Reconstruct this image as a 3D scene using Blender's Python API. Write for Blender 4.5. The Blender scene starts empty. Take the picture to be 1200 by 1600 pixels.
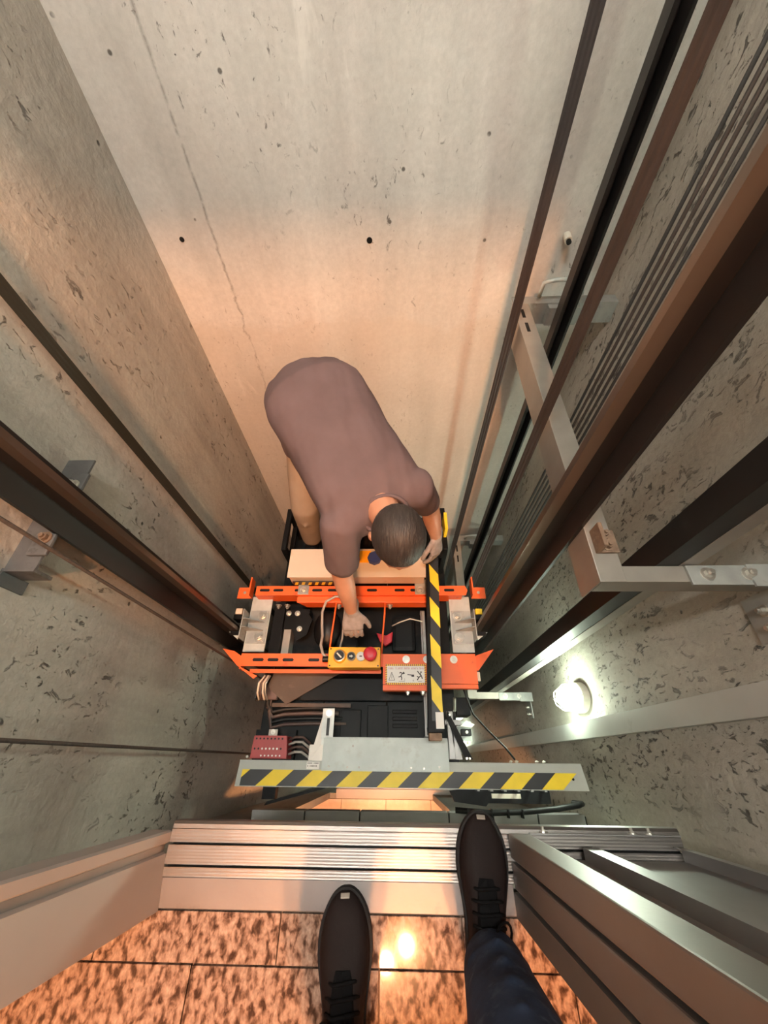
import bpy, bmesh, math, random
from mathutils import Vector, Matrix
random.seed(7)
S = bpy.context.scene
COL = S.collection
# ------------------------------------------------------------------ camera, world, exposure
H = 1.2                                   # lens height above the landing floor (z = 0)
R = Matrix(((0.99955786, -0.00668715, -0.02897195),
            (0.01017861, -0.83855518, 0.54472158),
            (-0.02793721, -0.54477563, -0.83811635)))
cam = bpy.data.cameras.new('camera')
cam.sensor_fit = 'HORIZONTAL'; cam.sensor_width = 36; cam.lens = 18; cam.clip_start = 0.02
camo = bpy.data.objects.new('camera', cam); COL.objects.link(camo)
cx, cy, cz = R.col[0], -R.col[1], -R.col[2]
camo.matrix_world = Matrix(((cx[0], cy[0], cz[0], 0), (cx[1], cy[1], cz[1], 0), (cx[2], cy[2], cz[2], H), (0, 0, 0, 1)))
S.camera = camo
w = bpy.data.worlds.new('world'); S.world = w; w.use_nodes = True
w.node_tree.nodes['Background'].inputs[0].default_value = (1.0, .93, .85, 1)
w.node_tree.nodes['Background'].inputs[1].default_value = 0.25
vs = S.view_settings
vs.view_transform = 'Standard'; vs.look = 'None'; vs.exposure = 0.5; vs.gamma = 1.0; vs.use_curve_mapping = False
LAMP = 120.0            # bulkhead lamp radiance
LAMPCOL = (.84, 1.0, .80, 1)
FILL = 240.0         # radiance of the added fill tubes at the shaft head
DOWN = 5200.0           # landing downlight radiance
WARM = (1.0, .42, .17, 1)

# ------------------------------------------------------------------ materials
MATS = {}
def nodes_of(name):
    m = bpy.data.materials.new(name); m.use_nodes = True
    nt = m.node_tree
    return m, nt, nt.nodes['Principled BSDF']
def N(nt, t, **k):
    n = nt.nodes.new(t)
    for a, b in k.items():
        if a.startswith('i_'):
            n.inputs[int(a[2:])].default_value = b
        else:
            setattr(n, a, b)
    return n
def ramp(nt, src, stops):
    r = nt.nodes.new('ShaderNodeValToRGB')
    el = r.color_ramp.elements
    while len(el) > 1: el.remove(el[-1])
    el[0].position = stops[0][0]; el[0].color = (*stops[0][1], 1) if len(stops[0][1]) == 3 else stops[0][1]
    for p, c in stops[1:]:
        e = el.new(p); e.color = (*c, 1)
    nt.links.new(src, r.inputs[0]); return r
def mixc(nt, fac, a, b, mode='MIX'):
    n = nt.nodes.new('ShaderNodeMix'); n.data_type = 'RGBA'; n.blend_type = mode
    for s, v in ((n.inputs[0], fac), (n.inputs[6], a), (n.inputs[7], b)):
        if hasattr(v, 'links') or hasattr(v, 'is_linked'): nt.links.new(v, s)
        elif isinstance(v, (int, float)): s.default_value = v
        else: s.default_value = (*v[:3], 1)
    return n.outputs[2]
def mth(nt, op, a, b=0.0, c=None):
    n = nt.nodes.new('ShaderNodeMath'); n.operation = op
    for i, v in enumerate((a, b, c)):
        if v is None: continue
        if hasattr(v, 'is_linked'): nt.links.new(v, n.inputs[i])
        else: n.inputs[i].default_value = v
    return n.outputs[0]
def coords(nt, scale=(1, 1, 1)):
    g = nt.nodes.new('ShaderNodeNewGeometry')
    mp = nt.nodes.new('ShaderNodeMapping'); mp.inputs['Scale'].default_value = scale
    nt.links.new(g.outputs['Position'], mp.inputs['Vector']); return mp.outputs[0]
def ocoords(nt, scale=(1, 1, 1)):
    g = nt.nodes.new('ShaderNodeTexCoord')
    mp = nt.nodes.new('ShaderNodeMapping'); mp.inputs['Scale'].default_value = scale
    nt.links.new(g.outputs['Object'], mp.inputs['Vector']); return mp.outputs[0]
def noise(nt, vec, scale, detail=4, rough=.55, dist=0.0):
    n = nt.nodes.new('ShaderNodeTexNoise'); n.inputs['Scale'].default_value = scale
    n.inputs['Detail'].default_value = detail; n.inputs['Roughness'].default_value = rough
    n.inputs['Distortion'].default_value = dist
    nt.links.new(vec, n.inputs['Vector']); return n.outputs['Fac']
def mat(name, col, rough=.5, metal=0.0, var=.12, scale=9.0, bump=0.0, bscale=60.0, stretch=(1, 1, 1), spec=.5, dirt=None, dirt_at=.62, emit=None, estr=0.0, coat=0.0):
    """painted / metal / fabric surface: colour with soft variation, optional dirt patches and fine bump"""
    if name in MATS: return MATS[name]
    m, nt, b = nodes_of(name)
    v = ocoords(nt, stretch)
    n1 = noise(nt, v, scale, 5)
    lo = tuple(c * (1 - var) for c in col); hi = tuple(min(1, c * (1 + var)) for c in col)
    c = ramp(nt, n1, [(.3, lo), (.7, hi)]).outputs[0]
    if dirt:
        d = ramp(nt, noise(nt, v, scale * 1.7, 8, .65), [(dirt_at - .05, (0, 0, 0)), (dirt_at + .08, (1, 1, 1))]).outputs[0]
        c = mixc(nt, d, c, dirt)
    nt.links.new(c, b.inputs['Base Color'])
    b.inputs['Roughness'].default_value = rough; b.inputs['Metallic'].default_value = metal
    b.inputs['Specular IOR Level'].default_value = spec
    b.inputs['Coat Weight'].default_value = coat
    if bump:
        bp = nt.nodes.new('ShaderNodeBump'); bp.inputs['Strength'].default_value = bump; bp.inputs['Distance'].default_value = .004
        nt.links.new(noise(nt, v, bscale, 4), bp.inputs['Height']); nt.links.new(bp.outputs[0], b.inputs['Normal'])
    if emit:
        b.inputs['Emission Color'].default_value = emit; b.inputs['Emission Strength'].default_value = estr
    MATS[name] = m; return m

def concrete(name, light, dark, pit=.62, pit_scale=26, pit_mask=.5, streak=.25, stretch=(1, 1, .6), seam=None, bump=.5, patch=None):
    """bare cast concrete: cloudy tone, vertical run stains, blow-hole pits, optional form-work seam"""
    m, nt, b = nodes_of(name)
    v = coords(nt)
    vs_ = coords(nt, stretch)
    vstreak = coords(nt, (1, 1, .12))
    cloud = noise(nt, v, 1.7, 6, .55, .6)
    c = ramp(nt, cloud, [(.28, dark), (.5, tuple((a + d) / 2 for a, d in zip(light, dark))), (.68, light)]).outputs[0]
    st = ramp(nt, noise(nt, vstreak, 7, 5, .6), [(.42, (1, 1, 1)), (.72, (1 - streak,) * 3)]).outputs[0]
    c = mixc(nt, 1.0, c, st, 'MULTIPLY')
    fine = ramp(nt, noise(nt, v, 55, 6, .7), [(.3, (.9, .9, .9)), (.7, (1.06, 1.06, 1.06))]).outputs[0]
    c = mixc(nt, 1.0, c, fine, 'MULTIPLY')
    # scuffs: pale rubbed marks
    sc = ramp(nt, noise(nt, coords(nt, (1, 1, .35)), 5.2, 7, .7, 1.2), [(.63, (0, 0, 0)), (.72, (.5, .5, .5))]).outputs[0]
    c = mixc(nt, sc, c, tuple(min(1, x * 1.18) for x in light))
    # pits (clustered by a low-frequency mask)
    mask = ramp(nt, noise(nt, v, 2.1, 3), [(pit_mask - .06, (0, 0, 0)), (pit_mask + .08, (1, 1, 1))]).outputs[0]
    p1 = ramp(nt, noise(nt, vs_, pit_scale, 7, .68, .7), [(pit, (0, 0, 0)), (pit + .06, (1, 1, 1))]).outputs[0]
    pits = mth(nt, 'MULTIPLY', mask, p1)
    vor = nt.nodes.new('ShaderNodeTexVoronoi'); vor.inputs['Scale'].default_value = 10; nt.links.new(v, vor.inputs['Vector'])
    dots = ramp(nt, vor.outputs['Distance'], [(.045, (1, 1, 1)), (.075, (0, 0, 0))]).outputs[0]
    sel = ramp(nt, noise(nt, v, 6.5, 2), [(.50, (0, 0, 0)), (.56, (1, 1, 1))]).outputs[0]
    dots = mth(nt, 'MULTIPLY', dots, sel)
    hole = mth(nt, 'MAXIMUM', pits, dots)
    height = mth(nt, 'SUBTRACT', noise(nt, v, 30, 6, .6), mth(nt, 'MULTIPLY', hole, 1.2))
    c = mixc(nt, mth(nt, 'MULTIPLY', hole, .85), c, (.07, .062, .054))
    if seam is not None:            # vertical formwork seam at x = seam, crumbling lower down
        g = nt.nodes.new('ShaderNodeNewGeometry'); sx = nt.nodes.new('ShaderNodeSeparateXYZ'); nt.links.new(g.outputs['Position'], sx.inputs[0])
        wob = mth(nt, 'MULTIPLY', mth(nt, 'SUBTRACT', noise(nt, v, 14, 6, .7), .5), .045)
        low = nt.nodes.new('ShaderNodeMapRange'); low.inputs[1].default_value = .75; low.inputs[2].default_value = .2
        low.inputs[3].default_value = .18; low.inputs[4].default_value = 1.6
        nt.links.new(sx.outputs[2], low.inputs[0])
        d = mth(nt, 'ABSOLUTE', mth(nt, 'ADD', mth(nt, 'SUBTRACT', sx.outputs[0], seam), mth(nt, 'MULTIPLY', wob, low.outputs[0])))
        ln = ramp(nt, d, [(.0015, (1, 1, 1)), (.006, (0, 0, 0))]).outputs[0]
        gap = ramp(nt, noise(nt, v, 22, 4, .7), [(.36, (.15, .15, .15)), (.55, (1, 1, 1))]).outputs[0]
        ln = mth(nt, 'MULTIPLY', ln, gap)
        c = mixc(nt, mth(nt, 'MULTIPLY', ln, .55), c, (.12, .10, .085))
        height = mth(nt, 'SUBTRACT', height, ln)
    if patch:                       # lower pour: slightly different, browner concrete below a ragged pour line
        g = nt.nodes.new('ShaderNodeNewGeometry'); sx = nt.nodes.new('ShaderNodeSeparateXYZ'); nt.links.new(g.outputs['Position'], sx.inputs[0])
        zz = mth(nt, 'ADD', sx.outputs[2], mth(nt, 'MULTIPLY', noise(nt, v, 3.2, 6, .7), .35))
        f = ramp(nt, mth(nt, 'ADD', zz, 0.0), [(0, (1, 1, 1)), (1, (1, 1, 1))])
        mr = nt.nodes.new('ShaderNodeMapRange'); mr.inputs[1].default_value = patch[0]; mr.inputs[2].default_value = patch[0] - .05
        nt.links.new(zz, mr.inputs[0])
        c = mixc(nt, mth(nt, 'MULTIPLY', mr.outputs[0], patch[2]), c, patch[1])
    nt.links.new(c, b.inputs['Base Color'])
    b.inputs['Roughness'].default_value = .82
    b.inputs['Specular IOR Level'].default_value = .25
    bp = nt.nodes.new('ShaderNodeBump'); bp.inputs['Strength'].default_value = bump; bp.inputs['Distance'].default_value = .006
    nt.links.new(height, bp.inputs['Height']); nt.links.new(bp.outputs[0], b.inputs['Normal'])
    MATS[name] = m; return m

def granite():
    m, nt, b = nodes_of('granite')
    v = coords(nt, (1, .62, 1))
    n1 = noise(nt, v, 70, 3, .5, .3)
    c = ramp(nt, n1, [(.36, (.045, .026, .020)), (.44, (.125, .078, .058)), (.52, (.24, .165, .13)), (.70, (.33, .25, .205))]).outputs[0]
    n2 = ramp(nt, noise(nt, v, 190, 3), [(.35, (.72, .72, .72)), (.65, (1.1, 1.1, 1.1))]).outputs[0]
    c = mixc(nt, 1.0, c, n2, 'MULTIPLY')
    nt.links.new(c, b.inputs['Base Color']); b.inputs['Roughness'].default_value = .045; b.inputs['Specular IOR Level'].default_value = .32
    MATS['granite'] = m; return m

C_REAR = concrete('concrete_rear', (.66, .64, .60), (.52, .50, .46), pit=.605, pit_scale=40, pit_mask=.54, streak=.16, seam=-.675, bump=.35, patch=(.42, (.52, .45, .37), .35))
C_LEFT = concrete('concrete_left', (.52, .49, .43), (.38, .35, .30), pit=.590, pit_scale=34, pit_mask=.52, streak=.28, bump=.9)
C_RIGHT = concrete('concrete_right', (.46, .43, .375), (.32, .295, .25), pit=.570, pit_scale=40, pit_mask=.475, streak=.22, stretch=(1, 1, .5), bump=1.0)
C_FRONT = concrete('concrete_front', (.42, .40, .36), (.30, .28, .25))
GRAN = granite()
WHITE = mat('white_plaster', (.42, .40, .37), .9, var=.04)
GROUT = mat('grout', (.16, .11, .08), .9)
ALU = mat('brushed_aluminium', (.20, .185, .175), .36, .85, .10, 3, bump=.12, bscale=40, stretch=(.4, 30, 30))
STEEL = mat('satin_stainless', (.25, .225, .21), .48, .75, .06, 4, bump=.05, bscale=80)
THRESH = mat('dull_threshold_steel', (.15, .135, .13), .45, .5, .12, 5, bump=.06, bscale=60, dirt=(.10, .09, .085), dirt_at=.66)
JAMB = mat('pale_jamb_steel', (.40, .365, .35), .5, .25, .05, 4, bump=.03)
BRK = mat('dull_grey_bracket', (.12, .12, .12), .5, .4, .2, 14, dirt=(.06, .055, .05))
SHEET = mat('grey_sheet_steel', (.27, .265, .26), .42, .55, .10, 6, bump=.06, bscale=30)
GALV = mat('galvanised_steel', (.36, .37, .35), .45, .55, .16, 16, bump=.15, bscale=70, dirt=(.27, .26, .23), dirt_at=.66)
GALVP = mat('pale_galvanised_sheet', (.46, .50, .475), .55, .25, .10, 14, bump=.08, bscale=60, dirt=(.42, .43, .40), dirt_at=.60)
ZINC = mat('zinc_bracket', (.36, .33, .29), .42, .6, .12, 8, bump=.1, bscale=50, dirt=(.24, .20, .16), dirt_at=.7)
RAILD = mat('oiled_rail_steel', (.0075, .006, .0055), .45, 0, .25, 5, stretch=(1, 1, .2))
RAILB = mat('machined_rail_face', (.16, .125, .10), .28, .8, .15, 6, stretch=(1, 1, .15))
BLACKM = mat('black_painted_metal', (.0055, .006, .0065), .5, 0, .3, 7, spec=.12, dirt=(.018, .015, .013), dirt_at=.62)
BLACKP = mat('black_plastic', (.005, .005, .0055), .45, 0, .2, spec=.3)
DARKR = mat('dark_roof_sheet', (.0075, .009, .0098), .5, 0, .25, 5, bump=.05, spec=.12, dirt=(.026, .022, .019), dirt_at=.62)
BROWNS = mat('dusty_brown_sheet', (.075, .057, .046), .7, 0, .15, 9, dirt=(.11, .088, .072))
ORANGE = mat('orange_paint', (.80, .125, .022), .45, 0, .08, 10, dirt=(.45, .065, .015), dirt_at=.68)
YEL = mat('yellow_plastic', (.95, .43, .010), .38, 0, .05)
TY = mat('hazard_yellow', (.84, .60, .02), .5, 0, .06, 20, dirt=(.5, .36, .05), dirt_at=.7)
TK = mat('hazard_black', (.010, .011, .013), .5, 0, .15, 20)
REDB = mat('dull_red_paint', (.36, .055, .055), .5, 0, .08, 12)
REDK = mat('red_plastic', (.62, .03, .045), .35, 0, .05)
WHT = mat('white_plastic', (.78, .76, .70), .4, 0, .03)
CREAM = mat('cream_box_paint', (.60, .53, .43), .45, 0, .05, 6, dirt=(.45, .39, .31), dirt_at=.68)
BLUE = mat('blue_plastic', (.03, .055, .22), .4, 0, .06)
PAPER = mat('white_label', (.80, .77, .72), .6, 0, .03)
INK = mat('black_ink', (.04, .035, .035), .6)
REDINK = mat('faded_red_ink', (.55, .25, .24), .6)
GREYC = mat('grey_cable', (.36, .33, .30), .55)
BLKC = mat('black_cable', (.007, .007, .007), .5, spec=.3)
BRNC = mat('brown_cable', (.085, .05, .04), .55)
BELT = mat('dark_fibre_belt', (.011, .009, .0085), .85, 0, .35, 120, bump=.3, bscale=200, stretch=(1, 1, .08))
BELT2 = mat('dark_rubber_belt', (.026, .021, .020), .6, 0, .2, 60, stretch=(1, 1, .08))
ROPE = mat('steel_rope', (.030, .027, .025), .6, 0, .2, 160, spec=.3)
ROPED = mat('greasy_rope', (.06, .048, .04), .6, .3, .3, 160, bump=.4, bscale=260)
TAPE = mat('dark_green_tape', (.016, .018, .014), .5, .2, .2, 8, stretch=(1, 1, .2))
RUST = mat('rusty_clip', (.20, .13, .085), .7, .3, .35, 25, bump=.3, dirt=(.35, .27, .2), dirt_at=.6)
TRUNK = mat('grey_trunking', (.47, .475, .45), .5, .2, .06, 6, dirt=(.36, .35, .32), dirt_at=.68)
BOLT = mat('bright_bolt', (.62, .60, .55), .3, .9, .15, 40)
GLOBE = mat('lit_globe', (.9, .95, .9), .4, emit=LAMPCOL, estr=LAMP)
FILL_TUBE = mat('lit_fill_tube', (.9, .9, .9), .4, emit=(1.0, .97, .90, 1), estr=FILL)
CAGE = mat('lamp_cage', (.62, .60, .52), .5)
DLIT2 = mat('lit_lower_downlight', (1, .9, .7), .4, emit=WARM, estr=DOWN * .3)
DLIT = mat('lit_downlight', (1, .9, .7), .4, emit=WARM, estr=DOWN)
SHIRT = mat('mauve_grey_cotton', (.115, .088, .095), .92, 0, .10, 7, bump=.15, bscale=26, spec=.15)
PANTS = mat('beige_trousers', (.33, .265, .205), .9, 0, .1, 9, bump=.3, bscale=22, spec=.15)
SKIN = mat('skin', (.46, .245, .16), .5, 0, .10, 14, bump=.08, bscale=90)
HAIR = mat('dark_grey_hair', (.022, .019, .018), .6, 0, .55, 90, bump=1.0, bscale=170, stretch=(1, .18, .18), dirt=(.085, .08, .075), dirt_at=.62)
GLOVE = mat('grey_work_glove', (.27, .245, .235), .9, 0, .2, 40, bump=.3, bscale=140)
DENIM = mat('dark_blue_denim', (.016, .027, .055), .9, 0, .35, 16, bump=.35, bscale=24, spec=.2, dirt=(.045, .06, .09), dirt_at=.60)
SHOE = mat('black_shoe_leather', (.0085, .0050, .0046), .7, 0, .2, 10, bump=.1, bscale=120, spec=.14)
SOLE = mat('black_rubber_sole', (.008, .007, .007), .7, spec=.2)
LACE = mat('black_lace', (.003, .003, .0035), .9, spec=.1)
LOWT = mat('pale_lower_tile', (.66, .50, .40), .3, 0, .1, 30)

# ------------------------------------------------------------------ mesh helpers
class B:
    def __init__(s): s.bm = bmesh.new(); s.mi = 0; s.mats = []
    def m(s, material):
        if material not in s.mats: s.mats.append(material)
        s.mi = s.mats.index(material); return s
    def face(s, vs):
        try:
            f = s.bm.faces.new(vs); f.material_index = s.mi; return f
        except ValueError: return None
    def box(s, x0, x1, y0, y1, z0, z1, M=None):
        P = [(x, y, z) for z in (z0, z1) for y in (y0, y1) for x in (x0, x1)]
        if M is not None: P = [M @ Vector(p) for p in P]
        v = [s.bm.verts.new(p) for p in P]
        for q in ((0, 2, 3, 1), (4, 5, 7, 6), (0, 1, 5, 4), (2, 6, 7, 3), (0, 4, 6, 2), (1, 3, 7, 5)): s.face([v[i] for i in q])
        return s
    def prism(s, pts, fn0, fn1):
        """pts: 2-D outline; fn0/fn1 map a 2-D point to the two ends"""
        a = [s.bm.verts.new(fn0(*p)) for p in pts]; b = [s.bm.verts.new(fn1(*p)) for p in pts]
        s.face(a[::-1]); s.face(b)
        n = len(pts)
        for i in range(n): s.face([a[i], a[(i + 1) % n], b[(i + 1) % n], b[i]])
        return s
    def ext_z(s, pts, z0, z1): return s.prism(pts, lambda x, y: (x, y, z0), lambda x, y: (x, y, z1))
    def ext_x(s, pts, x0, x1): return s.prism(pts, lambda y, z: (x0, y, z), lambda y, z: (x1, y, z))
    def ext_y(s, pts, y0, y1): return s.prism(pts, lambda x, z: (x, y0, z), lambda x, z: (x, y1, z))
    def rings(s, rings, cap=True):
        R_ = [[s.bm.verts.new(p) for p in r] for r in rings]
        n = len(R_[0])
        for a, b in zip(R_, R_[1:]):
            for i in range(n): s.face([a[i], a[(i + 1) % n], b[(i + 1) % n], b[i]])
        if cap: s.face(R_[0][::-1]); s.face(R_[-1])
        return s
    def tube(s, path, r, seg=8, side=None):
        """round tube of radius r (number or list) along a path"""
        path = [Vector(p) for p in path]; n = len(path)
        rr = r if isinstance(r, (list, tuple)) else [r] * n
        out = []; prev = None
        for i, p in enumerate(path):
            d = (path[min(i + 1, n - 1)] - path[max(i - 1, 0)]).normalized()
            ref = prev if prev is not None else (Vector((0, 0, 1)) if abs(d.z) < .9 else Vector((1, 0, 0)))
            u = d.cross(ref).normalized() if prev is None else (prev - d * prev.dot(d)).normalized()
            prev = u; v = d.cross(u)
            out.append([p + (u * math.cos(t) + v * math.sin(t)) * rr[i] for t in [2 * math.pi * k / seg for k in range(seg)]])
        return s.rings(out)
    def cyl(s, p0, p1, r, seg=16, r1=None): return s.tube([p0, p1], [r, r if r1 is None else r1], seg)
    def capsule(s, pts, seg=14):
        """tapered limb through (pos, radius) points with rounded ends"""
        P = [(Vector(p), r) for p, r in pts]
        d0 = (P[1][0] - P[0][0]).normalized(); d1 = (P[-1][0] - P[-2][0]).normalized()
        head = [(P[0][0] - d0 * P[0][1] * math.cos(a), P[0][1] * math.sin(a)) for a in (.25, .6, 1.0, 1.3)]
        tail = [(P[-1][0] + d1 * P[-1][1] * math.cos(a), P[-1][1] * math.sin(a)) for a in (1.3, 1.0, .6, .25)]
        A = head + P + tail
        return s.tube([a for a, _ in A], [r for _, r in A], seg)
    def ellipsoid(s, c, axes, seg=18, n=11):
        """axes: three vectors giving the half axes"""
        c = Vector(c); a, b, d = [Vector(x) for x in axes]; out = []
        for i in range(n):
            t = math.pi * (i + .35) / (n - .3) if 0 < i < n - 1 else (.06 if i == 0 else math.pi - .06)
            out.append([c + d * math.cos(t) + (a * math.cos(u) + b * math.sin(u)) * math.sin(t) for u in [2 * math.pi * k / seg for k in range(seg)]])
        return s.rings(out)
    def disc(s, c, r, h, seg=24, axis='Z'):
        c = Vector(c); d = {'Z': Vector((0, 0, h)), 'X': Vector((h, 0, 0)), 'Y': Vector((0, h, 0))}[axis]
        return s.cyl(c, c + d, r, seg)
    def build(s, name, material=None, parent=None, bevel=0.0, smooth=False, loc=None):
        bm = s.bm
        bmesh.ops.recalc_face_normals(bm, faces=bm.faces)
        if bevel:
            es = [e for e in bm.edges if len(e.link_faces) == 2 and e.calc_face_angle(0) > .6]
            bmesh.ops.bevel(bm, geom=es, offset=bevel, segments=2, profile=.6, affect='EDGES', clamp_overlap=True)
        root = parent
        off = Vector((0, 0, 0))
        if parent is not None: off = world_loc(parent)
        elif loc is not None: off = Vector(loc)
        else:
            xs = [v.co for v in bm.verts]
            off = Vector(((min(c.x for c in xs) + max(c.x for c in xs)) / 2, (min(c.y for c in xs) + max(c.y for c in xs)) / 2, min(c.z for c in xs)))
        if parent is not None and loc is None:
            bmesh.ops.translate(bm, verts=bm.verts, vec=-off)
        else: bmesh.ops.translate(bm, verts=bm.verts, vec=-off)
        me = bpy.data.meshes.new(name); bm.to_mesh(me); bm.free()
        ml = s.mats or [material]
        for x in ml: me.materials.append(x)
        if smooth:
            for p in me.polygons: p.use_smooth = True
        o = bpy.data.objects.new(name, me); COL.objects.link(o)
        if parent is not None: o.parent = parent
        else: o.location = off
        return o
def world_loc(o):
    v = Vector(o.location)
    while o.parent is not None:
        o = o.parent; v += Vector(o.location)
    return v
def tag(o, label, cat=None, group=None, kind=None):
    o['label'] = label
    if cat: o['category'] = cat
    if group: o['group'] = group
    if kind: o['kind'] = kind
    return o
def thing(name, loc, label, cat, group=None):
    o = bpy.data.objects.new(name, None); COL.objects.link(o); o.location = loc; o.empty_display_size = .1
    return tag(o, label, cat, group)
def dup(o, dz=0, delta=None, parent=None):
    c = o.copy(); COL.objects.link(c)
    if parent is not None: c.parent = parent
    else:
        c.location = Vector(o.location) + (Vector(delta) if delta else Vector((0, 0, dz)))
    for ch in list(o.children):
        dup_child(ch, c)
    return c
def dup_child(ch, p):
    c = ch.copy(); COL.objects.link(c); c.parent = p
    for g in list(ch.children): dup_child(g, c)
def struct(o, label):
    o['kind'] = 'structure'; o['label'] = label; return o
def remeshed(b, name, material, parent, voxel=.01, smooth=6, loc=None):
    """fuse overlapping closed volumes into one continuous skin"""
    o = b.build(name, material, parent, loc=loc)
    m = o.modifiers.new('r', 'REMESH'); m.mode = 'VOXEL'; m.voxel_size = voxel; m.use_smooth_shade = True
    k = o.modifiers.new('s', 'SMOOTH'); k.iterations = smooth; k.factor = .5
    dg = bpy.context.evaluated_depsgraph_get()
    me = bpy.data.meshes.new_from_object(o.evaluated_get(dg))
    old = o.data; o.modifiers.clear(); o.data = me; bpy.data.meshes.remove(old); me.name = name
    if not me.materials: me.materials.append(material)
    for p in me.polygons: p.use_smooth = True
    return o
def bolt(parent, c, r=.011, axis='Z', h=.012, washer=True, material=None, name='bolt'):
    b = B(); c = Vector(c); d = {'Z': Vector((0, 0, 1)), 'X': Vector((1, 0, 0)), 'Y': Vector((0, 1, 0))}[axis]
    sgn = 1 if h > 0 else -1
    if washer: b.cyl(c, c + d * .003 * sgn, r * 1.55, 16)
    b.cyl(c + d * .003 * sgn, c + d * h, r, 6)
    b.cyl(c + d * h, c + d * (h + .006 * sgn), r * .55, 10)
    return b.build(name, material or BOLT, parent)

# ------------------------------------------------------------------ the shaft
XL, XR, YB, YF = -.915, .87, 1.65, -.17
ZB, ZT = -5.3, 3.5
T = .2
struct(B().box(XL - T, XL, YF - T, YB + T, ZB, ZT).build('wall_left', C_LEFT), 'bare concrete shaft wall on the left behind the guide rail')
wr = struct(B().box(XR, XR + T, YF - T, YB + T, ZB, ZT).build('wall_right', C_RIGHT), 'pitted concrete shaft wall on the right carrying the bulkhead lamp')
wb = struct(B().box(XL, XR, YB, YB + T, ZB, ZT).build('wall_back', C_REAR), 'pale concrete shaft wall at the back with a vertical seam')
LF = -3.1                                 # lower landing floor level
DX0, DX1 = -.552, .262                    # door opening
b = B()
FY0, FY1 = -.288, YF
for x0, x1, y1 in ((XL, DX0 - .06, -.242), (DX1 + .06, XR, -.246)): b.box(x0, x1, FY0, y1, ZB, ZT)
for z0, z1 in ((ZB, LF - .03), (-.985, -.045), (2.10, ZT)): b.box(DX0 - .06, DX1 + .06, FY0, -.246, z0, z1)
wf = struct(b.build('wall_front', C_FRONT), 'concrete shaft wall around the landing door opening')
struct(B().box(XL, XR, YF - .1, YB, ZB - .1, ZB).build('floor', C_FRONT), 'dark pit floor at the bottom of the shaft')
struct(B().box(XL, XR, FY0, YB, ZT, ZT + .1).build('ceiling', C_FRONT), 'concrete slab closing the shaft far above')
# tie holes and an anchor stub in the back wall
for x, z, r in ((-.09, .545, .011), (-.80, .565, .009)):
    b = B(); b.cyl((x, YB - .002, z), (x, YB + .0, z), r, 12)
    b.build('tie_hole', BLACKP, wb)
st = thing('pipe_stub', (.645, YB, .545), 'short grey pipe stub sticking out of the back wall', 'pipe stub')
B().cyl((.645, YB, .545), (.645, YB - .035, .540), .014, 14).build('sleeve', CAGE, st, smooth=False)
B().cyl((.645, YB - .030, .54), (.645, YB - .046, .538), .009, 12).build('bore', BLACKP, st)

# ------------------------------------------------------------------ landing: tiles, sill, jambs, doors, ceiling with downlights
fl = struct(B().box(-1.7, 1.7, -2.4, -.284, -.045, -.012).build('floor', GROUT), 'polished speckled granite floor of the landing')
rows = [(-.2865, -.3655), (-.3685, -.768), (-.771, -1.17), (-1.173, -1.57), (-1.573, -1.97), (-1.973, -2.37)]
for k, (y1, y0) in enumerate(rows):
    xs = [-1.66 + .4 * i + (.2 if k == 0 else .02) for i in range(-1, 9)]
    for a, c in zip(xs, xs[1:]):
        a2, c2 = max(a + .0012, -1.7), min(c - .0012, 1.7)
        if c2 - a2 < .03: continue
        B().box(a2, c2, y0, y1, -.012, 0).build('tile', GRAN, fl, bevel=.0012)
struct(B().box(-1.7, 1.7, -2.6, -2.4, -.05, 2.75).build('wall_landing', WHITE), 'plain plastered wall at the far side of the landing')
b = B(); b.box(-1.8, -1.7, -2.6, FY0, -.05, 2.75)
struct(b.build('wall_landing', WHITE), 'plain plastered side wall of the landing on the left')
b = B(); b.box(1.7, 1.8, -2.6, FY0, -.05, 2.75)
struct(b.build('wall_landing', WHITE), 'plain plastered side wall of the landing on the right')
b = B()
for x0, x1, z0, z1 in ((-1.7, DX0 - .06, -.05, 2.75), (DX1 + .06, 1.7, -.05, 2.75), (DX0 - .06, DX1 + .06, 2.1, 2.75)): b.box(x0, x1, FY0 - .004, FY0, z0, z1)
struct(b.build('wall_landing', WHITE), 'plaster skin on the landing side around the door opening')
struct(B().box(-1.7, 1.7, -2.6, FY0, 2.70, 2.78).build('ceiling', WHITE), 'white ceiling above the landing')
def downlight(x, y, z, label, r=.032, material=None):
    t = thing('ceiling_downlight', (x, y, z), label, 'downlight', 'landing downlights')
    b = B()
    ri = [[Vector((x + q * math.cos(a), y + q * math.sin(a), z - hh)) for a in [2 * math.pi * k / 24 for k in range(24)]] for q, hh in ((r * 1.5, 0), (r * 1.5, .006), (r * 1.15, .010), (r * 1.05, .004))]
    b.rings(ri, cap=False); b.build('trim_ring', WHT, t, smooth=True)
    B().ellipsoid((x, y, z - .02), ((r, 0, 0), (0, r, 0), (0, 0, r)), 20, 12).build('bulb', material or DLIT, t, smooth=True)
downlight(.058, -1.07, 2.70, 'warm ceiling downlight over the landing, nearer the door')
downlight(-.085, -1.155, 2.70, 'warm ceiling downlight over the landing, farther from the door')

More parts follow.
